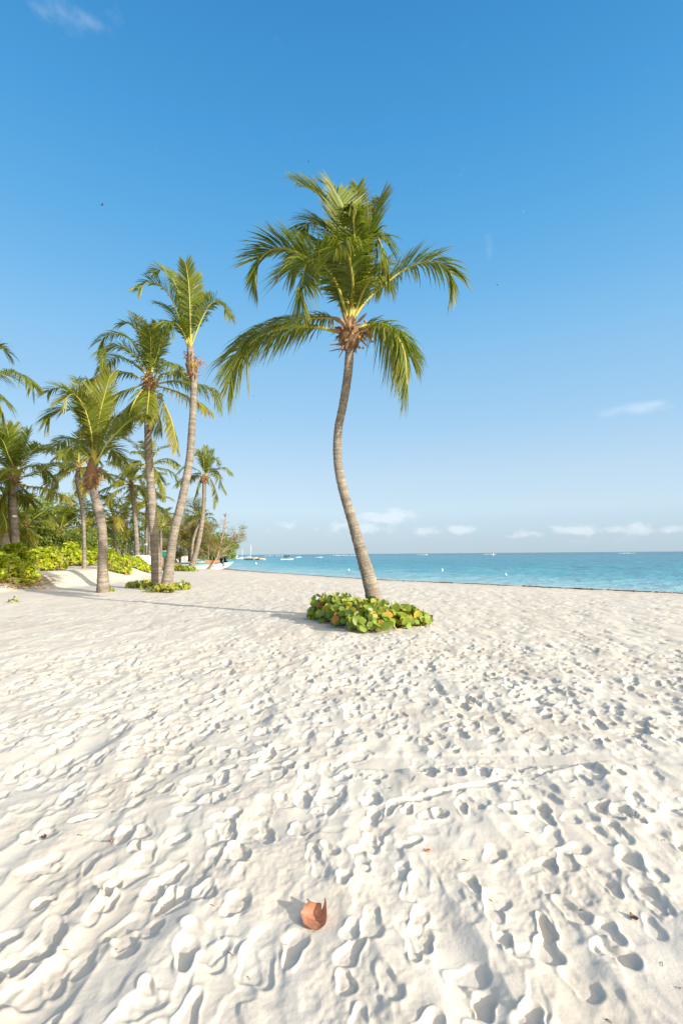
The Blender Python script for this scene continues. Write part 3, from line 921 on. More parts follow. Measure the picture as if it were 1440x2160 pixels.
palm_px('full crowned straight palm with yellowing lower fronds, rooted beside a leaning palm', 22.2,
    [(333, 1240), (327, 1150), (320, 1050), (314, 950), (312, 880), (314, 815)], [.25, .20, .185, .17, .155, .145],
    [([(313, 773), (302, 721), (281, 686), (258, 683)], -.6, {}),
     ([(305, 785), (284, 750), (255, 730), (226, 735), (211, 762)], -1.2, dict(droop=.6)),
     ([(310, 782), (284, 727), (255, 706), (220, 712), (208, 740)], .8, dict(droop=.6)),
     ([(313, 773), (310, 715), (296, 680), (281, 662)], .8, dict(droop=.4)),
     ([(325, 773), (337, 730), (342, 703), (352, 693)], -.8, dict(droop=.4)),
     ([(322, 773), (328, 715), (331, 683)], .9, dict(droop=.35)),
     ([(331, 788), (348, 767), (372, 770), (381, 790)], -1.4, dict(droop=.7)),
     ([(302, 800), (270, 788), (232, 788), (205, 797), (176, 816)], -.4, dict(droop=.75)),
     ([(302, 811), (278, 820), (249, 835), (226, 861), (222, 886)], -.6, dict(droop=.8, hue=.2)),
     ([(310, 814), (293, 832), (278, 861), (270, 895)], -1.6, dict(droop=.8, hue=.25)),
     ([(316, 811), (313, 846), (309, 885)], -2.4, dict(droop=.7, hue=.3)),
     ([(331, 826), (348, 855), (363, 890), (374, 942)], -1.0, dict(droop=.6, hue=.85, start=.15)),
     ([(340, 808), (372, 805), (415, 811), (450, 823), (465, 855)], .5, dict(droop=.75, n=80)),
     ([(342, 817), (372, 826), (410, 843), (439, 867)], -.6, dict(droop=.7, hue=.7)),
     ([(312, 820), (290, 850), (262, 880), (240, 910)], 1.5, dict(droop=.8, hue=.1)),
     ([(328, 800), (350, 790), (385, 790), (412, 815)], 1.8, dict(droop=.7)),
     ([(308, 790), (270, 760), (240, 755), (215, 780)], 2.0, dict(droop=.6)),
     ([(318, 770), (318, 720), (315, 690)], -1.4, dict(droop=.35)),
     ([(325, 830), (332, 870), (338, 905)], 1.2, dict(droop=.7, hue=.4))],
    (333, 1240), sheath_h=.9, sheath_r=.3, stubs=4, leaf=.95, nuts=3, flw=1, hue0=.06)

palm_px('palm with a shaggy orange-brown fibre collar and a bent trunk near the sandy bank', 20.6,
    [(219, 1249), (217, 1200), (217, 1130), (210, 1080), (200, 1045), (194, 1012), (194, 985)], [.27, .20, .185, .18, .175, .16, .145],
    [([(196, 959), (193, 913), (181, 867), (167, 841), (152, 831), (136, 844)], -1.4, dict(droop=.5, n=90, hue=.2)),
     ([(194, 959), (178, 904), (159, 870), (133, 863), (111, 870), (98, 889)], -.6, dict(droop=.5, n=85)),
     ([(194, 941), (176, 867), (157, 833), (133, 819), (111, 820), (101, 828)], .8, dict(droop=.45, n=85, lift=.4)),
     ([(202, 959), (209, 885), (222, 830), (233, 791)], -.5, dict(droop=.2, n=85, hue=.25)),
     ([(196, 941), (185, 867), (176, 819), (165, 800)], 1.6, dict(droop=.35, hue=.2)),
     ([(206, 974), (222, 941), (250, 909), (280, 882), (300, 876)], -.8, dict(droop=.5, n=80, hue=.2)),
     ([(204, 959), (218, 922), (231, 894), (250, 880), (263, 895)], .9, dict(droop=.55)),
     ([(200, 950), (196, 885), (194, 811)], .9, dict(droop=.3, hue=.2)),
     ([(194, 965), (172, 935), (145, 925), (120, 940)], 1.6, dict(droop=.6)),
     ([(192, 970), (170, 945), (150, 945), (135, 962)], -1.6, dict(droop=.6, Lmax=.7)),
     ([(206, 968), (222, 950), (238, 948), (255, 968)], 1.6, dict(droop=.6)),
     ([(200, 955), (204, 900), (212, 850), (225, 830)], 1.8, dict(droop=.4))],
    (219, 1249), sheath_h=1.0, sheath_r=.29, stubs=2, leaf=1.1, flw=1, sheath_at=(194, 1006))

palm_px('dark trunked palm with a broad spreading crown at the left edge behind the hedge', 26.0,
    [(33, 1175), (32, 1150), (30, 1100), (26, 1040), (29, 1008)], [.25, .22, .21, .2, .18],
    [([(30, 987), (18, 959), (7, 931), (-8, 918)], -1.5, {}),
     ([(31, 978), (33, 940), (31, 898)], 1.0, dict(droop=.35)),
     ([(35, 987), (50, 941), (61, 909)], .6, dict(droop=.4)),
     ([(37, 1000), (55, 968), (78, 944), (100, 941), (115, 948)], -.8, dict(droop=.45, hue=0.15)),
     ([(41, 1007), (74, 1000), (102, 983), (130, 976), (147, 980)], -1.2, dict(droop=.6, n=80, hue=.15)),
     ([(37, 1018), (61, 1026), (93, 1030), (130, 1044), (150, 1054)], -.4, dict(droop=.6, hue=.75)),
     ([(24, 996), (9, 974), (-10, 960)], .8, {}),
     ([(26, 1011), (9, 1015), (-20, 1035)], -1.2, dict(droop=.7)),
     ([(28, 978), (22, 940), (15, 900)], -.8, dict(droop=.35)),
     ([(28, 978), (12, 930), (-6, 895)], 1.6, dict(droop=.4)),
     ([(38, 995), (60, 985), (85, 985), (104, 1004)], 1.6, dict(droop=.7)),
     ([(30, 1015), (45, 1035), (62, 1060)], 1.5, dict(droop=.8, hue=.3)),
     ([(24, 1010), (5, 1000), (-25, 1000)], 1.4, dict(droop=.7)),
     ([(27, 1015), (10, 1035), (-6, 1070)], -.6, dict(droop=.8, hue=.5)),
     ([(36, 985), (48, 955), (62, 940), (80, 945)], 2.2, dict(droop=.5))],
    (33, 1175), sheath_h=.8, sheath_r=.3, stubs=5, leaf=1.1, hue0=.0, base_xyz=None)

palm_px('palm standing off the left edge with only two frond tips reaching into the sky', 19.0,
    [(-75, 1240), (-78, 1100), (-72, 950), (-70, 840)], [.27, .22, .2, .17],
    [([(-70, 805), (-35, 785), (0, 789), (32, 786), (58, 799), (72, 816)], -.3, dict(droop=.6, n=85, start=.3)),
     ([(-70, 800), (-40, 752), (-5, 733), (14, 741)], .6, dict(droop=.5)),
     ([(-68, 820), (-35, 812), (-8, 835), (6, 868)], -.6, dict(droop=.7)),
     ([(-75, 800), (-110, 760), (-150, 760)], 0, {}), ([(-70, 800), (-72, 720), (-80, 660)], .5, {}),
     ([(-75, 820), (-120, 830), (-150, 880)], .5, {}), ([(-70, 800), (-55, 730), (-45, 690)], -1.2, {})],
    (-75, 1240), stubs=2, leaf=1.1)

palm_px('palm with a pale leaning trunk near the boats, second trunk crossing behind it', 55.0,
    [(402, 1199), (415, 1160), (425, 1110), (430, 1060), (431, 1012)], [.34, .27, .24, .22, .2],
    [([(431, 992), (429, 968), (422, 958), (412, 960)], -1, {}), ([(434, 992), (435, 968), (434, 943)], .6, dict(droop=.3)),
     ([(439, 995), (446, 978), (454, 968), (463, 978)], -.6, {}), ([(443, 997), (458, 989), (474, 987), (487, 999)], -.6, dict(droop=.6)),
     ([(443, 1002), (457, 1002), (466, 1015), (477, 1038)], -1.2, dict(droop=.6, hue=.4)),
     ([(441, 1007), (451, 1022), (457, 1046), (454, 1067)], -.5, dict(droop=.6, hue=.5)),
     ([(424, 997), (412, 989), (393, 984), (378, 996)], -.4, dict(droop=.6)), ([(424, 1003), (407, 1004), (388, 1010), (373, 1024)], .8, dict(droop=.6)),
     ([(424, 1011), (417, 1026), (411, 1050)], -.8, dict(droop=.6, hue=.5)), ([(430, 992), (424, 970), (417, 950)], 1.2, {}),
     ([(437, 995), (448, 990), (460, 1000)], 1.8, dict(droop=.6)), ([(428, 1000), (415, 1000), (400, 1015)], 1.8, dict(droop=.6, hue=.3)),
     ([(436, 992), (443, 970), (448, 950)], 1.5, {})],
    (402, 1199), leaf=1.05, n=44, wid=.07, stubs=2, sheath_r=.4, nuts=4, hue0=.08)

def palm_rand(label, foot, tpx, Yb, r0=.2, nfr=15, L=3.6, seed=1, leaf=.9, n=40, hue=.1, lowest=-35, wid=.065, droop=.6):
    """a palm farther back: trunk by its outline, fronds arranged by the golden angle"""
    b3 = at(*tpx[0], Yb)
    b3[2] = gz(b3[0], b3[1]) - .05
    root = thing('palm_tree', b3, label, 'palm tree', PALMS)
    pts = [b3] + [at(x, y, Yb) for x, y in tpx[1:]]
    tr_, P = trunk(root, pts, [r0 * 1.25, r0, r0 * .95, r0 * .85], .12, 12)
    top = P[-1]
    g = np.random.default_rng(seed)
    a0 = g.uniform(0, 6.28)
    for k in range(nfr):
        f = (k + .5) / nfr
        az_ = a0 + k * 2.39996
        e0 = R(80 - (80 - lowest) * f + g.normal(0, 6))
        ll = L * g.uniform(.8, 1.1)
        bend = R(g.uniform(45, 85))
        pts2, p_, e_ = [top.copy()], top.copy(), e0
        for q in range(5):
            d = np.array([math.cos(az_) * math.cos(e_), math.sin(az_) * math.cos(e_), math.sin(e_)]) + WIND * .12
            p_ = p_ + unit(d) * ll / 5
            pts2.append(p_)
            e_ -= bend / 5 * (1.25 if q > 1 else .6)
        frond(root, pts2, top, n=n, Lmax=leaf, droop=droop, hue=max(0, hue + g.normal(0, .12) + (.45 if (f > .75 and g.random() < .5) else 0)), wid=wid, rr0=.045)
    sheath(root, top, P[-1] - P[-3], .6, r0 * 1.35, 24)
    return root

palm_rand('thin grey palm with a kinked trunk behind the hedge left of the fibre-collared palm', None, [(179, 1180), (178, 1150), (176, 1090), (168, 1045), (163, 1015), (166, 985)], 30, .105, 13, 2.5, 3, hue=.3)
palm_rand('middle distance palm whose crown shows between the two left trunks, lower of that cluster', None, [(290, 1185), (289, 1150), (284, 1080), (277, 1022)], 44, .2, 16, 3.3, 8, hue=.35)
palm_rand('middle distance palm with its crown behind the straight trunk, higher of that cluster', None, [(318, 1185), (317, 1130), (317, 1060), (315, 985)], 42, .19, 16, 3.3, 12, hue=.3)
palm_rand('drooping palm low behind the straight trunk, under two other crowns', None, [(313, 1185), (310, 1130), (312, 1062)], 50, .18, 14, 3.0, 15, hue=.35)
palm_rand('small bright green palm with a slim trunk crossing the pale leaning palm', None, [(404, 1196), (406, 1150), (414, 1118), (424, 1098)], 58, .16, 10, 1.9, 18, hue=.1, lowest=10, n=26)
# young palms filling the grove behind the hedge
for k, (lb, bx, by, hx, hy, yb, L_, hu) in enumerate([
        ('young stemless palm with upright fronds directly behind the bright hedge', 84, 1175, 84, 1135, 38, 3.1, .15),
        ('young palm in the grove left of the kinked trunk, half in shade', 128, 1175, 128, 1120, 43, 3.3, .1),
        ('low yellow-green palm just left of the fibre-collared palm trunk', 190, 1178, 188, 1105, 45, 3.5, .25),
        ('young palm right of the fibre-collared palm with drooping yellowing fronds', 243, 1178, 240, 1095, 46, 3.6, .3),
        ('young palm deep in the grove above the upturned white boat', 268, 1176, 266, 1085, 52, 3.4, .2),
        ('young palm at far left beneath the broad spreading crown', 8, 1175, 8, 1120, 32, 2.7, .45),
        ('young palm behind the lamp-marked dark trunk at far left', 56, 1175, 55, 1110, 36, 3.0, .05),
        ('young palm peeking between the two crossing left trunks', 340, 1180, 340, 1110, 56, 3.0, .2)]):
    palm_rand(lb, None, [(bx, by), (bx, (by + hy) / 2), (hx, hy)], yb, .15, 14, L_, 40 + k, hue=hu, n=34, lowest=-15)
# leaning bare trunk at the left edge
mroot2 = palm_rand('dark leaning palm trunk cutting the left edge above the hedge', None, [(22, 1185), (15, 1155), (2, 1115), (-25, 1050)], 25.5, .22, 12, 2.8, 77, hue=.3)

# ------------------------------------------------------------------ plants on the sand
def grape(root_loc, label, cat, blobs, nleaf, size=(.13, .22), group=None, hueshift=0.0, name='sea_grape_plant'):
    """low sea grape: round leathery leaves on short woody stems. blobs: (x, y, rx, ry, h)"""
    root = thing(name, root_loc, label, cat, group)
    w = np.array([b[2] * b[3] for b in blobs])
    pick = rng.choice(len(blobs), nleaf, p=w / w.sum())
    B = np.array(blobs)[pick]
    a = rng.uniform(0, 2 * math.pi, nleaf)
    q = np.sqrt(rng.uniform(0, 1, nleaf))
    x = B[:, 0] + np.cos(a) * q * B[:, 2]
    y = B[:, 1] + np.sin(a) * q * B[:, 3]
    hz = B[:, 4] * np.sqrt(np.clip(1 - q ** 2, .04, 1))
    lay = rng.uniform(0, 1, nleaf) ** .55
    z0 = macro_z(x, y)
    z = z0 + .05 + hz * lay
    outw = np.stack([np.cos(a), np.sin(a), np.zeros(nleaf)], -1)
    nrm = outw * (q * .9)[:, None] + np.array([.25, -.35, .75]) + rng.normal(0, .38, (nleaf, 3))
    ax = rng.normal(0, 1, (nleaf, 3)) + np.array([0, 0, .2])
    L = rng.uniform(*size, nleaf)
    hu = rng.random(nleaf)
    col = np.where((hu < .79)[:, None], np.array([1, 1.04, 1.0]), np.where((hu < .935)[:, None], np.array([1.9, 1.25, .8]),
          np.where((hu < .965)[:, None], np.array([2.1, .85, .9]), np.array([1.6, .55, 1.0]))))
    col = (col * (1 - hueshift) + np.array([1.8, 1.2, .9]) * hueshift) * rng.uniform(.7, 1.25, (nleaf, 1))
    mb = MB()
    mb.leaves(np.stack([x, y, z], -1), ax, nrm, L, L * rng.uniform(.95, 1.12, nleaf), col, shape='round', fold=.22, curl=.12)
    mb.build('foliage', MT['grape'], root)
    if nleaf < 60:
        return root
    mb = MB()
    for k in range(min(60, nleaf // 4)):
        k_ = rng.integers(nleaf)
        tip = np.array([x[k_], y[k_], z[k_]])
        b = np.array([tip[0] + rng.normal(0, .12), tip[1] + rng.normal(0, .12), z0[k_] - .02])
        mb.tube([b, (b + tip) / 2 + rng.normal(0, .03, 3), tip], [.012, .010, .006], 5, tint=rng.uniform(.7, 1.1))
    mb.build('stems', MT['dry'], root)
    return root
def gp(px, py):
    return ground(px, py)[:2]
bl = []
for (px, py, rx, ry, h_) in [(682, 1306, .34, .32, .46), (712, 1312, .42, .40, .52), (745, 1322, .40, .42, .50), (778, 1330, .46, .42, .46),
                             (812, 1322, .42, .38, .40), (845, 1322, .36, .32, .34), (872, 1320, .28, .24, .26), (895, 1321, .16, .16, .2), (775, 1312, .45, .35, .42), (722, 1302, .35, .3, .48)]:
    g_ = gp(px, py)
    bl.append((g_[0], g_[1], rx, ry, h_))
g_ = ground(775, 1325)
grape(g_, 'low patch of round green and yellow leaves at the foot of the lone palm', 'plant', bl, 1350, (.105, .185))
bl = [(*gp(px, py), rx, ry, h_) for (px, py, rx, ry, h_) in [(283, 1240, .35, .25, .16), (305, 1238, .5, .3, .22), (322, 1243, .4, .25, .2), (332, 1249, .4, .22, .24), (352, 1250, .4, .2, .2), (372, 1245, .4, .22, .26), (390, 1243, .28, .2, .22)]]
grape(ground(335, 1246), 'creeping patch of yellowing round leaves around the paired palm trunks', 'plant', bl, 420, (.12, .2), hueshift=.2)
bl = [(*gp(px, py), rx, ry, h_) for (px, py, rx, ry, h_) in [(312, 1203, .5, .5, .3), (372, 1204, .9, .6, .5), (388, 1205, .9, .6, .5), (402, 1205, .6, .5, .35), (345, 1203, .5, .4, .3)]]
grape(ground(385, 1205), 'dark green patch of round leaves in front of the beached boats', 'plant', bl, 420, (.16, .28), hueshift=.0)
bl = [(*gp(px, py), rx, ry, h_) for (px, py, rx, ry, h_) in [(315, 1196, .8, .8, 1.25), (306, 1200, .6, .6, .7), (325, 1196, .5, .5, .9)]]
grape(ground(315, 1199), 'dark round-leaved bush left of the straight palm trunk', 'bush', bl, 520, (.16, .26))
bl = [(*gp(229, 1249), .2, .14, .13)]
grape(ground(229, 1249), 'tiny tuft of leaves at the foot of the fibre-collared palm', 'plant', bl, 26, (.09, .14), hueshift=.2)
bl = [(*gp(30, 1271), .16, .1, .09)]
grape(ground(30, 1271), 'small lone seedling flat on the sand at the far left', 'plant', bl, 12, (.09, .14), hueshift=.4)

def shrub(label, px, py, wpx, hpx, nros, Y=None, dry=.35, seed=0):
    """beach naupaka: rosettes of spoon shaped leaves on dry woody stems"""
    b = ground(px, py) if Y is None else at(px, py, Y)
    b[2] = gz(b[0], b[1])
    sc = b[1] / F
    rx, h_ = wpx * sc / 2, hpx * sc
    ry = rx * .8
    root = thing('beach_shrub', b, label, 'shrub', 'beach shrubs on the bank')
    a = rng.uniform(0, 2 * math.pi, nros)
    q = np.sqrt(rng.uniform(0, 1, nros))
    x = b[0] + np.cos(a) * q * rx
    y = b[1] + np.sin(a) * q * ry
    lump = .75 + .5 * vnoise(x * 1.6, y * 1.6, 100 + seed) + .3 * vnoise(x * 4, y * 4, 101 + seed)
    dome = np.clip(1 - q ** 2.6, .03, 1) ** .5
    lay = 1 - .8 * rng.random(nros) ** 2.6
    z = macro_z(x, y) + h_ * dome * lump * lay + .05
    mb = MB()
    k = 8
    P = np.repeat(np.stack([x, y, z], -1), k, 0)
    up = np.stack([np.cos(a) * q * .6, np.sin(a) * q * .6 - .1, np.ones(nros)], -1) + rng.normal(0, .25, (nros, 3))
    up = np.repeat(unit(up), k, 0)
    rv = rng.normal(0, 1, (nros * k, 3))
    rv = unit(rv - up * np.sum(rv * up, -1, keepdims=True))
    ax = rv * .9 + up * rng.uniform(.2, .9, (nros * k, 1))
    base = np.repeat(rng.uniform(.75, 1.2, (nros, 1)), k, 0) * np.ones(3)
    ye = np.repeat(rng.random((nros, 1)) < np.repeat(.05 + .3 * (1 - lay[:, None]) * dry, 1, 1), k, 0)
    base = np.where(ye, base * np.array([1.6, 1.0, .8]), base) * rng.uniform(.85, 1.15, (nros * k, 1))
    mb.leaves(P, ax, up, rng.uniform(.10, .18, nros * k), rng.uniform(.05, .08, nros * k), base, fold=.1, curl=.15)
    mb.build('foliage', MT['naupaka'], root)
    mb = MB()
    for _ in range(int(16 + nros * dry * .07)):
        a_ = rng.uniform(math.pi * .9, math.pi * 2.2)
        s0 = np.array([b[0] + math.cos(a_) * rx * rng.uniform(.4, 1.0), b[1] + math.sin(a_) * ry * rng.uniform(.4, 1.02), 0])
        s0[2] = gz(s0[0], s0[1]) - .03
        s1 = s0 + np.array([rng.normal(0, .2), rng.normal(-.05, .2), h_ * rng.uniform(.25, .75)])
        mb.tube([s0, (s0 + s1) / 2 + rng.normal(0, .06, 3), s1], [.016, .012, .006], 4, tint=rng.uniform(.55, 1.25) * np.ones(3))
    mb.build('dry_stems', MT['dry'], root)
    return root
for k, a in enumerate([
        ('big bright green shrub spilling over the bank at the left edge', 16, 1216, 120, 72, 1500, None, .9),
        ('bright green shrub at the corner of the bank above the sandy slope', 84, 1203, 100, 56, 1400, None, .8),
        ('shrub with a dark shaded back under the left palms', 20, 1192, 130, 48, 1100, None, .3),
        ('yellow-green shrub above the gap in the sandy bank', 148, 1193, 92, 46, 1400, None, .4),
        ('bright shrub directly behind the fibre-collared palm trunk', 205, 1193, 92, 42, 1400, None, .4),
        ('bright green shrub ending in yellow stems right of the bent trunk', 244, 1203, 62, 46, 1100, None, .8),
        ('bright low shrub in front of the upturned white boat', 286, 1198, 66, 22, 900, None, .5),
        ('shrub at the back of the bank beneath the kinked grey trunk', 180, 1184, 110, 34, 900, None, .2),
        ('shrub far back on the bank between the left trunks', 100, 1184, 90, 36, 900, None, .2),
        ('small shrub bridging the corner of the sandy bank and the hedge behind', 114, 1199, 50, 42, 800, None, .5),
        ('rounded shrub between the bent trunk and the white boat', 258, 1193, 56, 24, 800, None, .3)]):
    shrub(*a, seed=k * 3)
# dead creeping stems trailing down the sandy bank
mb = MB()
for _ in range(170):
    g_ = ground(rng.uniform(-10, 95), rng.uniform(1214, 1244))
    d = rng.normal(0, .28, 2)
    P = [g_ + (0, 0, .02), g_ + (d[0], d[1], rng.uniform(.04, .22)), g_ + (d[0] * 2.1, d[1] * 1.7, .03)]
    mb.tube(P, [.012, .010, .006], 4, tint=rng.uniform(.5, 1.3) * np.ones(3))
tag(mb.build('dry_creeper', MT['dry'], origin=ground(45, 1230)), 'tangle of dead straw-coloured creeper stems on the bank', 'creeper', kind='stuff')

# ------------------------------------------------------------------ trees behind
def limb(mb, p0, d, L, r, depth, ends, spread=.6, up=.15, m=0, tint=1.0):
    n = 5
    pts = [p0]
    p = np.array(p0, float)
    for q in range(n):
        d = unit(d + rng.normal(0, .12, 3) + np.array([0, 0, up * .2]))
        p = p + d * L / n
        pts.append(p)
    mb.tube(pts, np.linspace(r, r * .55, n + 1), 6 if depth > 1 else 4, m=m, tint=np.ones(3) * tint, cap=False)
    if depth == 0:
        ends.append((p, d))
        ends.append((pts[3], d))
        return
    for q in range(int(rng.integers(3, 5))):
        k = int(rng.integers(2, n + 1))
        dd = unit(d + rng.normal(0, spread, 3) + np.array([0, 0, up]))
        limb(mb, pts[k], dd, L * rng.uniform(.5, .75), r * .5, depth - 1, ends, spread, up, m, tint)

def casuarina(label, px, py, topy, Y, wide=1.0, density=1.0, lean=0.0, depth=2, dark=False, hue=(1, 1, 1), nl=34, lenn=.55, group='casuarina trees behind the boats', bare=.0, wn=.035):
    b = at(px, py, Y)
    b[2] = gz(b[0], b[1]) - .1
    Ht = (py - topy) * Y / F
    root = thing('casuarina_tree', b, label, 'tree', group)
    mb, ends = MB(), []
    n = 7
    p, pts, d = b.copy(), [b.copy()], unit([lean * .8, 0, 1])
    for q in range(n):
        d = unit(d + rng.normal(0, .07, 3) + np.array([lean * .12, 0, .05]))
        p = p + d * Ht * .78 / n
        pts.append(p)
    mb.tube(pts, np.linspace(Ht * .022, Ht * .006, n + 1), 8, cap=False)
    for k in range(2, n + 1):
        for _ in range(3 if k < n else 4):
            a = rng.uniform(0, 2 * math.pi)
            dd = unit([math.cos(a) * wide + lean * .4, math.sin(a) * wide, rng.uniform(.1, .8)])
            limb(mb, pts[k], dd, Ht * .24 * (1.25 - .09 * k) * wide, Ht * .007, depth - 1, ends)
    mb.build('trunk', MT['darkbark' if dark else 'bark'], root)
    E = np.array([e[0] for e in ends])
    D = np.array([e[1] for e in ends])
    keep = rng.random(len(E)) > bare
    E, D = E[keep], D[keep]
    if len(E):
        k = int(nl * density)
        P = np.repeat(E, k, 0) + rng.normal(0, Ht * .028, (len(E) * k, 3))
        ax = np.repeat(D, k, 0) * .7 + rng.normal(0, .65, P.shape) + np.array([-.1, 0, -.35])
        c = np.repeat(rng.uniform(.65, 1.35, (len(E), 1)), k, 0) * np.asarray(hue) * rng.uniform(.75, 1.25, (len(P), 1))
        mb = MB()
        mb.leaves(P, ax, rng.normal(0, 1, P.shape), rng.uniform(.5, 1.2, len(P)) * lenn, np.full(len(P), wn), c, fold=0, curl=.2)
        mb.build('crown', MT['needle'], root)
    return root
def leafy(label, px, py, topy, Y, wpx, nleaf=5200, hue=(1, 1, 1), size=(.14, .26), name='broadleaf_tree', group='trees behind the grove'):
    b = at(px, py, Y)
    b[2] = gz(b[0], b[1]) - .1
    sc = Y / F
    Ht, wd = (py - topy) * sc, wpx * sc
    root = thing(name, b, label, 'tree', group)
    mb, ends = MB(), []
    P0 = [b, b + np.array([rng.normal(0, .1), 0, Ht * .2]), b + np.array([rng.normal(0, .3), rng.normal(0, .3), Ht * .42])]
    mb.tube(P0, [Ht * .03, Ht * .022, Ht * .016], 8, cap=False)
    for _ in range(7):
        a = rng.uniform(0, 2 * math.pi)
        limb(mb, P0[1 + (_ % 2)], unit([math.cos(a), math.sin(a), rng.uniform(.3, 1.4)]), Ht * .34, Ht * .009, 1, ends)
    mb.build('trunk', MT['bark'], root)
    cl = []
    for _ in range(26):
        a, u = rng.uniform(0, 2 * math.pi), rng.uniform(0, 1)
        zf = rng.uniform(.12, .95)
        rad_ = wd / 2 * math.sqrt(max(.05, 1 - ((zf - .5) / .55) ** 2)) * math.sqrt(u)
        cl.append((b[0] + math.cos(a) * rad_, b[1] + math.sin(a) * rad_, b[2] + Ht * zf, wd * rng.uniform(.10, .2)))
    cl += [(e[0][0], e[0][1], e[0][2], wd * .1) for e in ends[:40]]
    cl = np.array(cl)
    pk = rng.integers(0, len(cl), nleaf)
    dv = unit(rng.normal(0, 1, (nleaf, 3))) * (rng.random((nleaf, 1)) ** .45) * cl[pk, 3:4] * np.array([1, 1, .8])
    P = cl[pk, :3] + dv
    okk = P[:, 2] > b[2]
    P, dv, pk = P[okk], dv[okk], pk[okk]
    c = (rng.uniform(.7, 1.35, len(cl))[pk])[:, None] * np.asarray(hue) * rng.uniform(.8, 1.2, (len(P), 1))
    mb = MB()
    L = rng.uniform(*size, len(P))
    mb.leaves(P, dv + rng.normal(0, .5, P.shape) + np.array([0, 0, -.3]), dv + np.array([.2, -.2, .6]) + rng.normal(0, .5, P.shape), L, L * .45, c, fold=.15, curl=.2)
    mb.build('crown', MT['broad'], root)
    return root
for k, a in enumerate([
        ('pale green bushy tree behind the broad palm crown at far left', 70, 1180, 1035, 42, 110, 5200, (1.25, 1.3, 1.2)),
        ('feathery green tree left of the kinked trunk', 130, 1180, 1028, 46, 90, 5200, (1.2, 1.2, 1.2)),
        ('tree filling the grove right of the kinked trunk', 205, 1180, 1075, 48, 110, 5200, (1.0, 1.0, 1.0)),
        ('dark tree right of the fibre-collared palm', 250, 1180, 1078, 56, 90, 4600, (.75, .8, .9)),
        ('tree behind the upturned white boat', 292, 1178, 1085, 66, 100, 4600, (1.1, 1.05, 1.0)),
        ('leafy tree between the two crossing left trunks', 345, 1178, 1100, 70, 90, 4600, (1.1, .95, .9)),
        ('deep shade tree at the left edge behind the leaning trunk', -8, 1180, 1040, 38, 110, 4200, (1.0, 1.0, 1.0)),
        ('rounded tree low behind the hedge in the middle of the grove', 168, 1182, 1105, 40, 110, 4600, (.9, .95, 1.0)),
        ('low tree behind the young stemless palm', 100, 1182, 1100, 38, 110, 4600, (.9, .95, 1.0))]):
    leafy(*a)
casuarina('wispy blue-grey topped casuarina behind the leaning palm trunk', 398, 1192, 1040, 74, .9, .9, .05, 2, True, (.85, .95, 1.2), 26, .6)
casuarina('olive brown casuarina in the middle of the stand behind the boats', 380, 1190, 1075, 68, 1.2, 1.3, 0, 2, True, (1.15, 1.0, .8), 30)
casuarina('dark trunked casuarina just left of the pale leaning palm', 405, 1192, 1085, 66, 1.2, 1.2, .1, 2, True, (1.1, 1.0, .8), 30)
casuarina('slender pale trunked casuarina right of the leaning palm', 438, 1192, 1085, 64, .8, .7, .05, 2, False, (1.1, 1.0, .8), 22)
casuarina('half bare casuarina with pale limbs leaning out over the boats', 441, 1193, 1072, 63, .9, .55, .55, 2, False, (1.15, .95, .8), 20, .5, bare=.25)
casuarina('green casuarina behind the paired palm trunks', 360, 1186, 1085, 78, 1.2, 1.3, 0, 2, True, (1.0, 1.05, .9), 30)
casuarina('tall dead bare branched tree with needle thin twigs above the boats', 452, 1190, 1045, 70, .35, .1, .25, 2, False, (1.0, .9, .8), 10, .4, bare=.8)
# trees on the distant point
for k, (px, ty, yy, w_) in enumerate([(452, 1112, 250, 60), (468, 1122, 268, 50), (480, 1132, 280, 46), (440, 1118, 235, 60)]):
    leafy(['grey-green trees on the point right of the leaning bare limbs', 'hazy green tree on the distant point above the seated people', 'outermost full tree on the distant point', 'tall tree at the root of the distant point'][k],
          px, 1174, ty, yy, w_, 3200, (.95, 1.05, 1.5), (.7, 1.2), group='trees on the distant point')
for k, (px, ty) in enumerate([(491, 1152), (497, 1147), (488, 1160)]):
    palm_rand(['tiny far palm on the distant point nearest the full trees', 'tallest tiny far palm at the tip of the distant point', 'shortest tiny far palm on the distant point'][k], None,
              [(px - 1, 1174), (px, (1174 + ty) / 2), (px + 1, ty)], 290, .3, 11, 2.6, 60 + k, leaf=1.0, n=14, wid=.28, hue=.0)

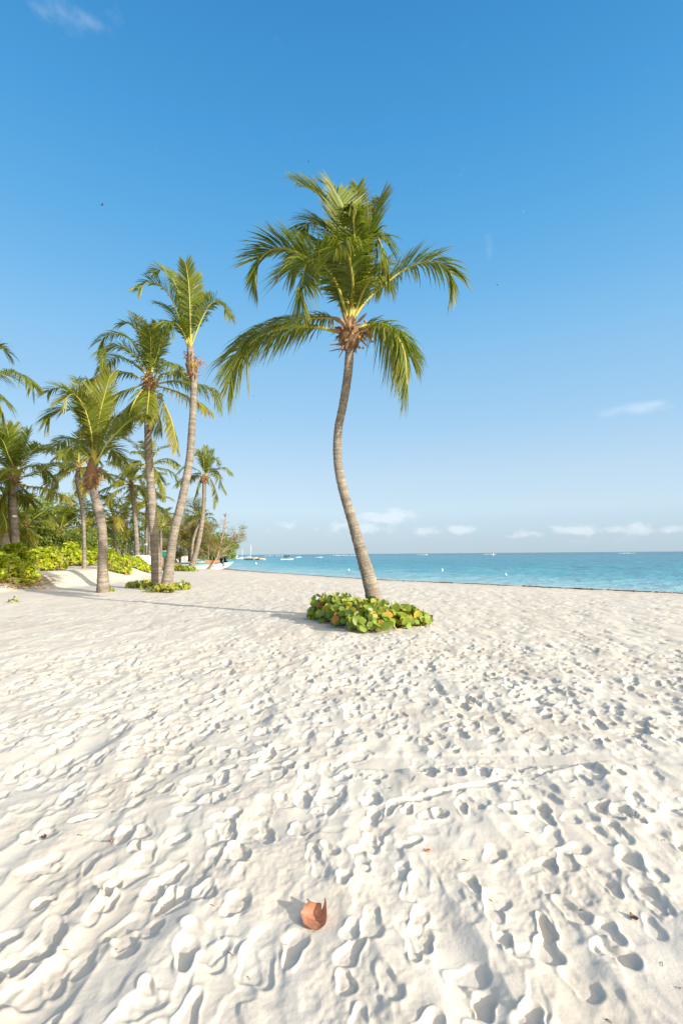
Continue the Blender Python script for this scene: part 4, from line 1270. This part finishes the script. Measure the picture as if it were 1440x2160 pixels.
# ------------------------------------------------------------------ boats, people and beach gear
def hull_mesh(mb, c, L, Bm, D, rz=0, bow=1.0, m=0, stripe=None, tilt=0.0, tr=.8):
    """open boat lofted from sections; local +x is the bow. Returns a function local->world"""
    cr, sr = math.cos(rz), math.sin(rz)
    def w(p):
        p = np.atleast_2d(p)
        x = p[:, 0] * cr - p[:, 1] * sr
        y = p[:, 0] * sr + p[:, 1] * cr
        return np.stack([x, y, p[:, 2] + p[:, 0] * tilt], -1) + np.asarray(c)
    ns, k = 15, 13
    U = np.linspace(0, 1, ns)
    def sec(f, inset, z0):
        rows = []
        for u in U:
            half = Bm / 2 * (tr + (1 - tr) * min(1, u / .35)) * (1 - max(0, (u - .55) / .45) ** 2.2 * .96)
            sheer = D * (1 + .12 * (1 - u) ** 2 + .45 * bow * max(0, u - .5) ** 2 * 2)
            keel = D * .55 * max(0, (u - .72) / .28) ** 2
            a = np.linspace(-1, 1, k)
            yy = np.sign(a) * np.abs(a) ** .62 * (half - inset)
            zz = keel + z0 + (sheer - keel - z0) * np.abs(a) ** 2.1
            xx = np.full(k, (u - .5) * L) + .10 * L * bow * np.abs(a) ** 2 * max(0, u - .7) / .3
            rows.append(np.stack([xx, yy, zz], -1))
        return np.array(rows)
    o = sec(U, 0, 0)
    i_ = sec(U, .07, D * .18)
    ii = np.arange(ns - 1)[:, None] * k
    jj = np.arange(k - 1)[None]
    q = np.stack([ii + jj, ii + jj + 1, ii + k + jj + 1, ii + k + jj], -1).reshape(-1, 4)
    mb.add(w(o.reshape(-1, 3)), [q], m=m)
    mb.add(w(i_.reshape(-1, 3)), [q[:, ::-1]], tint=(.8, .85, .85), m=m)
    # gunwale and transoms
    for e in (0, k - 1):
        v = np.vstack([o[:, e], i_[:, e]])
        n_ = np.arange(ns - 1)
        mb.add(w(v), [np.stack([n_, n_ + 1, ns + n_ + 1, ns + n_], -1)], m=m)
    mb.add(w(o[0]), [np.arange(k)[None]], m=m)
    mb.add(w(i_[0]), [np.arange(k)[::-1][None]], m=m)
    return w, o
def stripe_part(root, w, o, lo, hi, mt, name='stripe'):
    """painted band lying 4 mm proud of the hull"""
    mb = MB()
    ns, k = o.shape[:2]
    for side in (0, 1):
        rows = []
        for q in range(ns):
            pr_ = o[q][: k // 2 + 1][::-1] if side == 0 else o[q][k // 2:]
            zs = pr_[:, 2]
            lo_, hi_ = zs[0] + (zs[-1] - zs[0]) * lo, zs[0] + (zs[-1] - zs[0]) * hi
            for zq in (lo_, hi_):
                y_ = np.interp(zq, zs, pr_[:, 1])
                x_ = np.interp(zq, zs, pr_[:, 0])
                rows.append((x_, y_ + (-.012 if side == 0 else .012), zq))
        v = w(np.array(rows))
        n_ = np.arange(ns - 1) * 2
        mb.add(v, [np.stack([n_, n_ + 2, n_ + 3, n_ + 1], -1)])
    return mb.build(name, mt, root)
def outboard(root, c, rz, cow):
    mb = MB()
    d = np.array([math.cos(rz), math.sin(rz), 0])
    b = np.asarray(c, float)
    mb.blob(b + d * -.05 + (0, 0, .55), (.2, .17, .26), 10, 8)
    mot = mb.build('outboard_motor', MT[cow], root)
    mb = MB()
    mb.tube([b + (0, 0, .4), b - d * .35 + (0, 0, -.05), b - d * .6 + (0, 0, -.28)], [.09, .07, .05], 8)
    mb.box(b - d * .62 + (0, 0, -.3), (.3, .05, .16), rz)
    mb.build('motor_leg', MT['black'], mot)
    return mot

def person(loc, rz, label, shirt, pants, pose='sit', group='people sitting in the beached boat', scale=1.0):
    root = thing('person', loc, label, 'person', group)
    root.rotation_euler = (0, 0, rz)
    s = scale
    def skin_obj(name, V, E, Rr, mt, sub=1):
        me = bpy.data.meshes.new(name)
        me.from_pydata([tuple(np.array(v) * s) for v in V], E, [])
        o = bpy.data.objects.new(name, me)
        COL.objects.link(o)
        o.parent = root
        me.materials.append(mt)
        me.attributes.new('tint', 'FLOAT_COLOR', 'POINT').data.foreach_set('color', np.ones(4 * len(V), np.float32))
        md = o.modifiers.new('skin', 'SKIN')
        md.use_smooth_shade = True
        for q, rv in enumerate(Rr):
            me.skin_vertices[0].data[q].radius = (rv[0] * s, rv[1] * s) if isinstance(rv, tuple) else (rv * s, rv * s)
            me.skin_vertices[0].data[q].use_root = (q == 0)
        if sub:
            o.modifiers.new('sub', 'SUBSURF').levels = sub
            o.modifiers['sub'].render_levels = sub
        return o
    # local frame: person faces +x, seat or feet plane at z = 0
    if pose == 'sit':
        hip, chest, neck, head = (0, 0, .10), (.04, 0, .42), (.06, 0, .60), (.09, 0, .76)
        knee, ankle, toe = .42, (.44, -.34), (.58, -.40)
        legs = [((.08, sg * .10, .08), (knee, sg * .13, .10), (ankle[0], sg * .12, ankle[1]), (toe[0], sg * .13, toe[1])) for sg in (-1, 1)]
        arms = [((.05, sg * .20, .54), (.12, sg * .24, .28), (.32, sg * .16, .17), (.40, sg * .14, .16)) for sg in (-1, 1)]
    else:
        hip, chest, neck, head = (0, 0, .92), (.03, 0, 1.24), (.04, 0, 1.44), (.07, 0, 1.60)
        legs = [((.01, sg * .10, .88), (.04, sg * .11, .48), (0, sg * .12, .09), (.16, sg * .13, .04)) for sg in (-1, 1)]
        arms = [((.03, sg * .20, 1.38), (.02, sg * .25, 1.10), (.12, sg * .24, .86), (.17, sg * .23, .78)) for sg in (-1, 1)]
    V = [hip, chest, neck, head]
    E = [(0, 1), (1, 2), (2, 3)]
    Rr = [(.14, .11), (.15, .105), .055, .095]
    for lg in legs:
        n = len(V)
        V += list(lg)
        E += [(0, n), (n, n + 1), (n + 1, n + 2), (n + 2, n + 3)]
        Rr += [.085, .06, .04, .035]
    for am in arms:
        n = len(V)
        V += list(am)
        E += [(1, n), (n, n + 1), (n + 1, n + 2), (n + 2, n + 3)]
        Rr += [.055, .045, .033, .03]
    skin_obj('body', V, E, Rr, MT['skin'])
    sv = [hip, chest, (neck[0], 0, neck[2] - .06)]
    se = [(0, 1), (1, 2)]
    sr_ = [(.165, .135), (.175, .13), .085]
    for am in arms:
        n = len(sv)
        sv += [am[0], am[1]]
        se += [(1, n), (n, n + 1)]
        sr_ += [.08, .065]
    skin_obj('shirt', sv, se, sr_, MT[shirt])
    pv = [(hip[0], 0, hip[2] - .02)]
    pe, prr = [], [(.165, .135)]
    for lg in legs:
        n = len(pv)
        pv += [lg[0], lg[1]]
        pe += [(0, n), (n, n + 1)]
        prr += [.105, .085]
    skin_obj('shorts', pv, pe, prr, MT[pants])
    mb = MB()
    hp = np.array(head) * s
    mb.blob(hp + (-.018 * s, 0, .035 * s), (.108 * s, .102 * s, .105 * s), 10, 8, jit=.04)
    hr = mb.build('hair', MT['hair'])
    hr.parent = root
    return root

# beached excursion boat with passengers
yA = 64.0
cA = at(429, 1199, yA)
cA[2] = -.52
rA = thing('excursion_boat', cA, 'long white boat with turquoise stripe drawn up at the water edge full of people', 'boat', 'boats drawn up on the beach')
mb = MB()
w, o = hull_mesh(mb, cA, 6.6, 1.8, .85, R(-4), 1.0, tilt=.03)
mb.build('hull', MT['white'], rA)
stripe_part(rA, w, o, .80, .97, MT['teal'])
mb = MB()
for xx in (-1.6, 0.1, 1.6):
    mb.box(w((xx, 0, .55))[0], (.3, 1.5, .05), R(-4))
mb.build('bench', MT['wood'], rA)
mb = MB()
rl = [w((q, -.88, 1.0 + .1))[0] for q in (-.5, -.5, 1.5, 1.5)]
mb.tube([w((.5, -.74, .8))[0], w((.5, -.74, 1.34))[0], w((1.4, -.74, 1.36))[0], w((2.3, -.70, 1.34))[0], w((2.3, -.68, .85))[0]], .02, 6)
mb.build('rail', MT['ropef'], rA)
for q in range(7):
    mb = MB()
    c_ = w((.62 + q * .25, -.80, 1.10))[0]
    for sg in (-1, 1):
        mb.box(c_ + (sg * .07, 0, 0), (.105, .09, .40), R(-4), tint=np.ones(3) * rng.uniform(.85, 1.15), taper=.8)
    mb.box(c_ + (0, .03, -.06), (.23, .04, .22), R(-4), tint=(.9, .9, .9))
    tag(mb.build('life_jacket', MT['orange'], origin=c_), 'orange life jacket hung in a row along the boat rail', 'life jacket', 'orange life jackets on the boat rail')
outboard(rA, w((-3.6, 0, .75))[0], R(-4), 'black')
for k, (xx, yy, sh, pn, lb) in enumerate([
        (-.35, .25, 'cloth', 'navy', 'person in a pale shirt seated behind the leftmost life jackets'),
        (.35, .3, 'navy', 'black', 'person in a dark blue top seated behind the middle of the orange jackets'),
        (.75, -.15, 'navy', 'navy', 'person in dark clothes seated between two others behind the orange jackets'),
        (1.2, .25, 'black', 'navy', 'person in black seated at the right end of the orange jackets'),
        (1.95, -.35, 'cyan', 'navy', 'person in a bright blue shirt seated just right of the orange jackets'),
        (2.35, .2, 'cloth', 'navy', 'person in a lilac shirt seated nearest the bow')]):
    l_ = w((xx * .72 + 1.0, yy, .92))[0]
    person(l_, R(-60 + 30 * (k % 3)), lb, sh, pn)

yB = 68.0
cB = at(404, 1193.5, yB)
cB[2] = gz(cB[0], cB[1]) - .03
rB = thing('fishing_boat', cB, 'long low white boat with a turquoise gunwale lying behind the pale leaning palm', 'boat', 'boats drawn up on the beach')
mb = MB()
w, o = hull_mesh(mb, cB, 7.4, 1.7, .75, R(-3), .8)
mb.build('hull', MT['white'], rB)
stripe_part(rB, w, o, .62, .95, MT['teal'])
mb = MB()
for xx in (-1.6, 0.1, 1.6):
    mb.box(w((xx, 0, .5))[0], (.3, 1.3, .05), R(-3))
mb.build('bench', MT['wood'], rB)
outboard(rB, w((-3.0, -.35, .85))[0], R(150), 'red')
outboard(rB, w((-2.2, -.3, .85))[0], R(200), 'black')
yC = 74.0
cC = at(418, 1188.5, yC)
cC[2] = gz(cC[0], cC[1]) - .03
rC = thing('fishing_boat', cC, 'third white boat with a teal band, farthest from the water behind the others', 'boat', 'boats drawn up on the beach')
mb = MB()
w, o = hull_mesh(mb, cC, 6.5, 1.6, .8, R(6), .9)
mb.build('hull', MT['white'], rC)
stripe_part(rC, w, o, .55, .9, MT['teal'])
# upturned boat on the bank
cD = at(289, 1181, 41.0)
cD[2] = gz(cD[0], cD[1]) + .02
rD = thing('upturned_boat', cD, 'white boat lying upside down beyond the bright hedge', 'boat')
mb = MB()
w, o = hull_mesh(mb, (0, 0, 0), 2.6, 1.25, .62, 0, .9)
for q in range(len(mb.v)):
    v = mb.v[q].copy()
    v[:, 2] = .86 - v[:, 2]
    v[:, 1] = -v[:, 1]
    a_ = R(12)
    x_, y_ = v[:, 0] * -1, v[:, 1] * -1
    mb.v[q] = np.stack([x_ * math.cos(a_) - y_ * math.sin(a_), x_ * math.sin(a_) + y_ * math.cos(a_), v[:, 2]], -1) + cD
mb.build('hull', MT['white'], rD)
mb = MB()
mb.tube([cD + (-1.1, 0, .58), cD + (0, 0, .9), cD + (1.0, .1, .9)], [.03, .035, .03], 6, tint=(.75, .75, .8))
mb.build('keel', MT['white'], rD)

# parasol, canvas stall, posts
gU = at(317, 1185, 47.0)
gU[2] = gz(gU[0], gU[1])
rU = thing('parasol', gU, 'pale blue and white parasol open behind the straight palm trunk', 'parasol')
top = at(317, 1143, 47.0)
mb = MB()
mb.tube([gU, top + (0, 0, .03)], .03, 8)
mb.build('pole', MT['wood'], rU)
mb = MB()
k = 10
rim = np.array([(math.cos(q * 2 * math.pi / k) * .62, math.sin(q * 2 * math.pi / k) * .62, -.24) for q in range(k)])
low = rim * (1.02, 1.02, 1) + (0, 0, -.09)
v = np.vstack([[(0, 0, .03)], rim, low]) + top
jj = np.arange(k)
tn = np.vstack([[(1, 1, 1.0)], np.where((np.arange(k) % 2 == 0)[:, None], (1.2, 1.2, 1.1), (.7, .75, 1.0)), np.where((np.arange(k) % 2 == 0)[:, None], (1.2, 1.2, 1.1), (.7, .75, 1.0))])
mb.add(v, [np.stack([np.zeros(k, int), 1 + jj, 1 + (jj + 1) % k], -1), np.stack([1 + jj, 1 + k + jj, 1 + k + (jj + 1) % k, 1 + (jj + 1) % k], -1)], tn)
mb.build('canopy', MT['cloth'], rU)
gS = at(345, 1193, 58.0)
gS[2] = gz(gS[0], gS[1])
rS = thing('canvas_stall', gS, 'small stall with a dark green canvas front between the two palm trunks', 'stall')
mb = MB()
ctr = at(346, 1171, 58.0)
mb.box(ctr, (1.35, .9, .85))
mb.build('canvas', MT['green'], rS)
mb = MB()
mb.box(ctr + (0, 0, .47), (1.55, 1.05, .07))
mb.build('roof', MT['wall'], rS)
for sx_ in (-1, 1):
    for sy_ in (-1, 1):
        mb = MB()
        hh = ctr[2] - .43 - gS[2]
        mb.tube([(ctr[0] + sx_ * .58, ctr[1] + sy_ * .36, gS[2] - .05), (ctr[0] + sx_ * .58, ctr[1] + sy_ * .36, gS[2] + hh)], .035, 6)
        mb.build('leg', MT['white'], rS)
g_ = at(346, 1199, 50.0)
g_[2] = gz(g_[0], g_[1]) - .05
r_ = thing('timber_stack', g_, 'pile of weathered upright timbers between the paired palm trunks', 'timber')
mb = MB()
for q in range(9):
    x_ = g_[0] - .9 + q * .22
    mb.box((x_, g_[1] + rng.normal(0, .1), g_[2] + .65 + rng.normal(0, .1)), (.2, .2, 1.35 + rng.normal(0, .1)), rng.uniform(-.2, .2), tint=rng.uniform(.6, 1.2) * np.ones(3))
mb.build('timber', MT['wood'], r_)
g_ = at(315, 1202, 46.0)
g_[2] = gz(g_[0], g_[1]) - .05
mb = MB()
mb.tube([g_, g_ + (0, 0, .62)], [.085, .08], 10)
mb.blob(g_ + (0, 0, .62), (.09, .09, .05), 10, 6)
tag(mb.build('marker_post', MT['white'], origin=g_), 'short white post in front of the dark round-leaved bush', 'post')
g_ = ground(304, 1232)
mb = MB()
mb.tube([g_ - (0, 0, .05), g_ + (.01, 0, .12), g_ + (0, 0, .28)], [.012, .01, .008], 5, tint=(.8, .8, .8))
mb.leaves(np.array([g_ + (0, 0, .27)]), np.array([(-1.0, 0, .35)]), np.array([(0, 0, 1.0)]), np.array([.2]), np.array([.1]), np.array([(.35, .35, .35)]))
tag(mb.build('twig', MT['dry'], origin=g_), 'short dry twig stuck upright in the sand left of the paired palms', 'twig')
# lamp on the dark trunk
g_ = at(31, 1089, 25.72)
mb = MB()
mb.box(g_, (.17, .12, .10))
mb.blob(g_ + (0, -.05, -.01), (.07, .05, .05), 8, 6)
tag(mb.build('trunk_lamp', MT['white'], origin=g_), 'small white lamp fixed on the dark palm trunk at the left', 'lamp')

# jetty, far shore wall and craft on the water
cJ = at(532, 1181, 190.0)
rJ = thing('jetty', (cJ[0], cJ[1], SEA_Z), 'low pale rock jetty jutting from the point into the sea', 'jetty')
mb = MB()
for q in range(80):
    f = rng.random()
    c_ = np.array([cJ[0] - 4.4 + f * 8.8, cJ[1] + (1 - f) * 10 + rng.normal(0, .7), SEA_Z + rng.uniform(0, .45)])
    mb.blob(c_, rng.uniform(.35, .75) * np.array([1.3, 1, .6]), 7, 5, tint=rng.uniform(.7, 1.2) * np.ones(3), jit=.18)
mb.build('rocks', MT['stone'], rJ)
mb = MB()
a_, b_ = np.array([cJ[0] - 4.5, cJ[1] + 10, SEA_Z + .72]), np.array([cJ[0] + 4.3, cJ[1], SEA_Z + .62])
e_ = unit(np.array([b_[1] - a_[1], -(b_[0] - a_[0]), 0])) * .8
mb.add([a_ - e_, a_ + e_, b_ + e_, b_ - e_, a_ - e_ - (0, 0, .5), a_ + e_ - (0, 0, .5), b_ + e_ - (0, 0, .5), b_ - e_ - (0, 0, .5)],
       [[(0, 3, 2, 1), (0, 4, 7, 3), (3, 7, 6, 2), (1, 2, 6, 5), (0, 1, 5, 4)]], tint=(1.35, 1.35, 1.35))
mb.build('deck', MT['stone'], rJ)
gW = at(487, 1174, 285.0)
mb = MB()
mb.box((gW[0] - 2, 287, .75), (11, 1.2, 1.5))
mb.box((gW[0] - 2, 287, 1.55), (11.3, 1.5, .16), tint=(1.1, 1.1, 1.1))
tag(mb.build('shore_wall', MT['wall'], origin=(gW[0] - 2, 287, 0)), 'pale low wall above the sand on the distant point', 'wall')

def small_boat(px, py, Y, L, label, kind, canopy=False, masts=0, people=0, top='white', rz=0.0):
    c_ = at(px, py, Y)
    c_[2] = SEA_Z - .12
    root = thing(kind, c_, label, 'boat', 'boats on the water')
    mb = MB()
    w, o = hull_mesh(mb, c_, L, L * .26, L * .115, rz, .9)
    mb.build('hull', MT['white'], root)
    if canopy:
        mb = MB()
        z_ = L * .115
        for sx_ in (-.25, .2):
            for sy_ in (-1, 1):
                mb.tube([w((sx_ * L, sy_ * L * .1, z_ * .8))[0], w((sx_ * L, sy_ * L * .1, z_ + L * .13))[0]], .03, 5)
        mb.build('canopy_post', MT['ropef'], root)
        mb = MB()
        mb.box(w((-.02 * L, 0, z_ + L * .14))[0], (L * .55, L * .24, .08), rz)
        mb.build('canopy', MT[top], root)
    for q in range(masts):
        mb = MB()
        mb.tube([w((L * (.1 - .2 * q), 0, L * .1))[0], w((L * (.1 - .2 * q), 0, L * .98))[0]], [.09, .06], 6)
        mb.build('mast', MT['ropef'], root)
        mb = MB()
        mb.tube([w((L * (.1 - .2 * q), 0, L * .2))[0], w((-L * .33, 0, L * .19))[0]], [.10, .10], 6)
        mb.build('boom', MT['cloth'], root)
    return root, w
small_boat(526, 1175.5, 240, 7.2, 'white sailing boat with one tall bare mast moored behind the rock jetty', 'sailing_boat', masts=1)
small_boat(509, 1175, 250, 5.2, 'smaller moored sailing boat with a thin mast left of the tall mast', 'sailing_boat', masts=1)
_, w = small_boat(605, 1177, 190, 4.6, 'dark canopied motor boat passing beyond the jetty', 'motor_boat', canopy=True, top='navy')
for k in range(3):
    person(w((-1.0 + k * .8, (-1) ** k * .25, .62))[0], R(40 * k - 90), ['person in dark clothes standing in the stern of the far motor boat', 'person in blue standing amidships in the far motor boat', 'person in black standing in the bow of the far motor boat'][k],
           ['black', 'navy', 'black'][k], 'navy', 'stand', 'people aboard the far motor boat', .9)
small_boat(630, 1173.2, 330, 3.6, 'tiny white motor boat with a pale canopy near the horizon', 'motor_boat', canopy=True, top='wall', rz=R(20))
small_boat(673, 1174, 300, 3.9, 'white motor boat with a reddish canopy just left of the palm trunk', 'motor_boat', canopy=True, top='orange', rz=R(-8))
for k, (px, py, lb) in enumerate([(540, 1190, 'white buoy off the bow of the beached boat'), (735, 1204, 'white buoy just left of the lone palm trunk'), (932, 1204, 'tall white buoy right of the lone palm trunk'),
                                  (1066, 1214, 'white buoy close to the sand on the right'), (1039, 1169.4, 'tiny white float close to the horizon')]):
    d = ray(px, py)
    t_ = (SEA_Z - CAM[2]) / d[2]
    c_ = CAM + d * min(t_, 420)
    c_[2] = SEA_Z + .05
    s_ = max(.10, c_[1] * .0019)
    mb = MB()
    mb.blob(c_ + (0, 0, s_ * .3), (s_, s_, s_ * (1.6 if k == 2 else 1)), 10, 8)
    mb.tube([c_ + (0, 0, s_ * .8), c_ + (0, 0, s_ * 1.9)], [s_ * .3, s_ * .2], 6)
    tag(mb.build('buoy', MT['white'], origin=c_), lb, 'buoy', 'buoys on the water')
# surf breaking on the outer reef
mb = MB()
for (x0, x1, py) in [(700, 750, 1170.6), (880, 905, 1168.9), (560, 600, 1171.6), (1020, 1045, 1168.2), (1300, 1340, 1165.6)]:
    for px in np.arange(x0, x1, 1.5):
        if rng.random() < .3:
            continue
        c_ = at(px + rng.normal(0, 1), py, 700 + rng.normal(0, 15))
        c_[2] = SEA_Z + .05
        mb.blob(c_, (rng.uniform(.5, 1.6), .6, rng.uniform(.12, .5)), 7, 5, jit=.3)
tag(mb.build('surf', MT['white']), 'thin white surf breaking on the outer reef', 'surf', kind='stuff')

# ------------------------------------------------------------------ fallen leaves, scraps, birds
def dead_leaf(px, py, size, label, curl=1.0, rz=0.0, name='dry_leaf', raise_=.0, tint=(1, 1, 1), tilt=(0, 0)):
    g = ground(px, py)
    g[2] = sand_z(g[0], g[1]) + raise_
    mb = MB()
    na, nr_ = 64, 14
    V, Tn = [], []
    for q in range(nr_ + 1):
        for a in range(na):
            r_ = q / nr_
            an = a * 2 * math.pi / na
            rim_ = 1 + .06 * math.sin(3 * an + 1) + .02 * math.sin(7 * an) + .012 * math.sin(13 * an + 2) - .40 * curl * math.exp(-((an - .8) / .22) ** 2)
            x, y = r_ * math.cos(an) * rim_, r_ * math.sin(an) * rim_ * .95
            z = .20 * r_ ** 2 + .03 * math.sin(2 * an + 1) * r_ ** 2
            rt = .07 * math.log1p(math.exp((x * .97 + y * .12 - .44) / .07))                       # the right lobe curls steeply upward
            z += curl * (.95 * rt + .9 * rt * rt)
            x -= curl * (.30 * rt + .6 * rt * rt)
            bk = .07 * math.log1p(math.exp((y * .97 - x * .15 - .38) / .07))                       # the back edge curls up and over
            z += curl * (.7 * bk + .7 * bk * bk)
            y -= curl * (.5 * bk + .9 * bk * bk)
            z += .02 * math.sin(6 * an + 2 * r_) * r_ ** 4 - .06 * math.exp(-((y + .25 * x) / .09) ** 2) * (1 - r_ * .6)
            V.append((x, y, z))
            yy_ = r_ * math.sin(an)
            fv = ((r_ * math.cos(an) - .55 * abs(yy_)) * 3.2) % 1.0
            vein = math.exp(-((fv - .5) / .12) ** 2) * .14 + math.exp(-(yy_ / .05) ** 2) * .22
            Tn.append(np.array(tint) * (1 + vein) * (1 - .35 * max(0, r_ - .88) / .12))
    V = np.array(V) * size
    n_ = np.arange(nr_)[:, None] * na
    a = np.arange(na)[None]
    a2 = (a + 1) % na
    Q = np.stack([n_ + a, n_ + a2, n_ + na + a2, n_ + na + a], -1).reshape(-1, 4)
    cr, sr = math.cos(rz), math.sin(rz)
    tx, ty = tilt
    z = V[:, 2] + V[:, 1] * math.tan(tx) + V[:, 0] * math.tan(ty)
    V = np.stack([V[:, 0] * cr - V[:, 1] * sr, V[:, 0] * sr + V[:, 1] * cr, z], -1)
    V[:, 2] -= V[:, 2].min() * .8
    mb.add(V + g, [Q], np.array(Tn))
    root = tag(mb.build(name, MT['brownleaf'], origin=g), label, 'leaf')
    return root, g
_vr = np.random.default_rng(3).normal(0, 1, (40, 40))
def vn1(a, q):
    return _vr[a % 40, q % 40]
lf, g_ = dead_leaf(666, 1944, .063, 'curled rust-brown leaf lying alone on the foreground sand', 1.0, R(6), raise_=.004, tilt=(R(7), R(-3)))
mb = MB()
s0 = g_ + np.array([-.012, .042, .022])
mb.tube([s0, s0 + (-.012, .016, .008), s0 + (-.03, .03, .012)], [.003, .0026, .002], 6, tint=(.8, .7, .7))
mb.build('stalk', MT['dry'], lf)
for (px, py, sz, lb, tn) in [(903, 1798, .016, 'small orange leaf scrap right of centre in the trodden sand', (1.5, 1.1, .6)), (235, 1771, .014, 'small brown scrap on the smooth sand at the left', (1, .8, .8)),
                             (820, 1453, .03, 'tiny tan leaf scrap on the sand in front of the leafy patch', (1.2, 1.3, 1.4)), (1335, 1932, .018, 'dark seed husk beside a deep footprint at lower right', (.25, .3, .3)), (93, 1755, .016, 'dark scrap in a footprint at the left edge', (.2, .25, .3))]:
    dead_leaf(px, py, sz, lb, .8, rng.uniform(0, 6), 'leaf_scrap', .004, tn)

mb = MB()
for _ in range(320):
    r_, a_ = math.sqrt(rng.uniform(.9, 120)), rng.uniform(-.8, .8)
    x, y = r_ * math.sin(a_), r_ * math.cos(a_)
    z = sand_z(x, y) + .002
    d = unit(np.array([rng.normal(), rng.normal(), 0])) * rng.uniform(.004, .016)
    mb.tube([(x - d[0], y - d[1], z), (x, y, z + .003), (x + d[0], y + d[1], z + .001)], rng.uniform(.0010, .0022), 5, tint=np.ones(3) * rng.uniform(.15, .8))
tag(mb.build('twig_litter', MT['dry']), 'tiny dark twig and shell fragments strewn over the sand', 'litter', kind='stuff')

def bird(px, py, Y, span, label, mt, bank, rz):
    c_ = at(px, py, Y)
    root = thing('bird', c_, label, 'bird', 'birds in the sky')
    mb = MB()
    cr, sr = math.cos(rz), math.sin(rz)
    def w(x, y, z):
        yb, zb = y * math.cos(bank) - z * math.sin(bank), y * math.sin(bank) + z * math.cos(bank)
        return c_ + np.array([x * cr - yb * sr, x * sr + yb * cr, zb])
    s = span
    P = [w(q * s, 0, 0) for q in (-.32, -.2, -.05, .1, .18, .24)]
    mb.tube(P, np.array([.012, .03, .055, .05, .03, .006]) * s, 8)
    mb.add([w(-.2 * s, -.015 * s, 0), w(-.2 * s, .015 * s, 0), w(-.38 * s, .06 * s, .005 * s), w(-.38 * s, -.06 * s, .005 * s)], [[(0, 1, 2, 3)]])
    for sg in (-1, 1):
        a = [w(.08 * s, sg * .03 * s, .02 * s), w(.12 * s, sg * .22 * s, .09 * s), w(.0 * s, sg * .5 * s, .05 * s), w(-.04 * s, sg * .24 * s, .07 * s), w(-.07 * s, sg * .03 * s, .02 * s)]
        b = [q + (0, 0, .012 * s) for q in a]
        mb.add(a + b, [[(0, 1, 2, 3, 4)], [(9, 8, 7, 6, 5)], [(q, (q + 1) % 5, 5 + (q + 1) % 5, 5 + q) for q in range(5)]])
    mb.build('body', mt, root)
    return root
bird(216, 432, 60, .80, 'dark bird banking in the open sky at upper left', MT['bird'], R(65), R(20))
bird(1102, 446, 70, .62, 'white gull gliding in the sky right of the lone palm', MT['gull'], R(12), R(75))
bird(1048, 601, 90, .60, 'tiny dark bird below the white gull', MT['bird'], R(10), R(120))
bird(650, 341, 90, .50, 'tiny dark bird just above the top of the lone palm', MT['bird'], R(20), R(200))
bird(549, 884, 90, .5, 'tiny dark bird low between the lone palm and the left group', MT['bird'], R(15), R(10))
bird(535, 836, 95, .5, 'tiny dark bird under the lower left frond of the lone palm', MT['bird'], R(10), R(90))
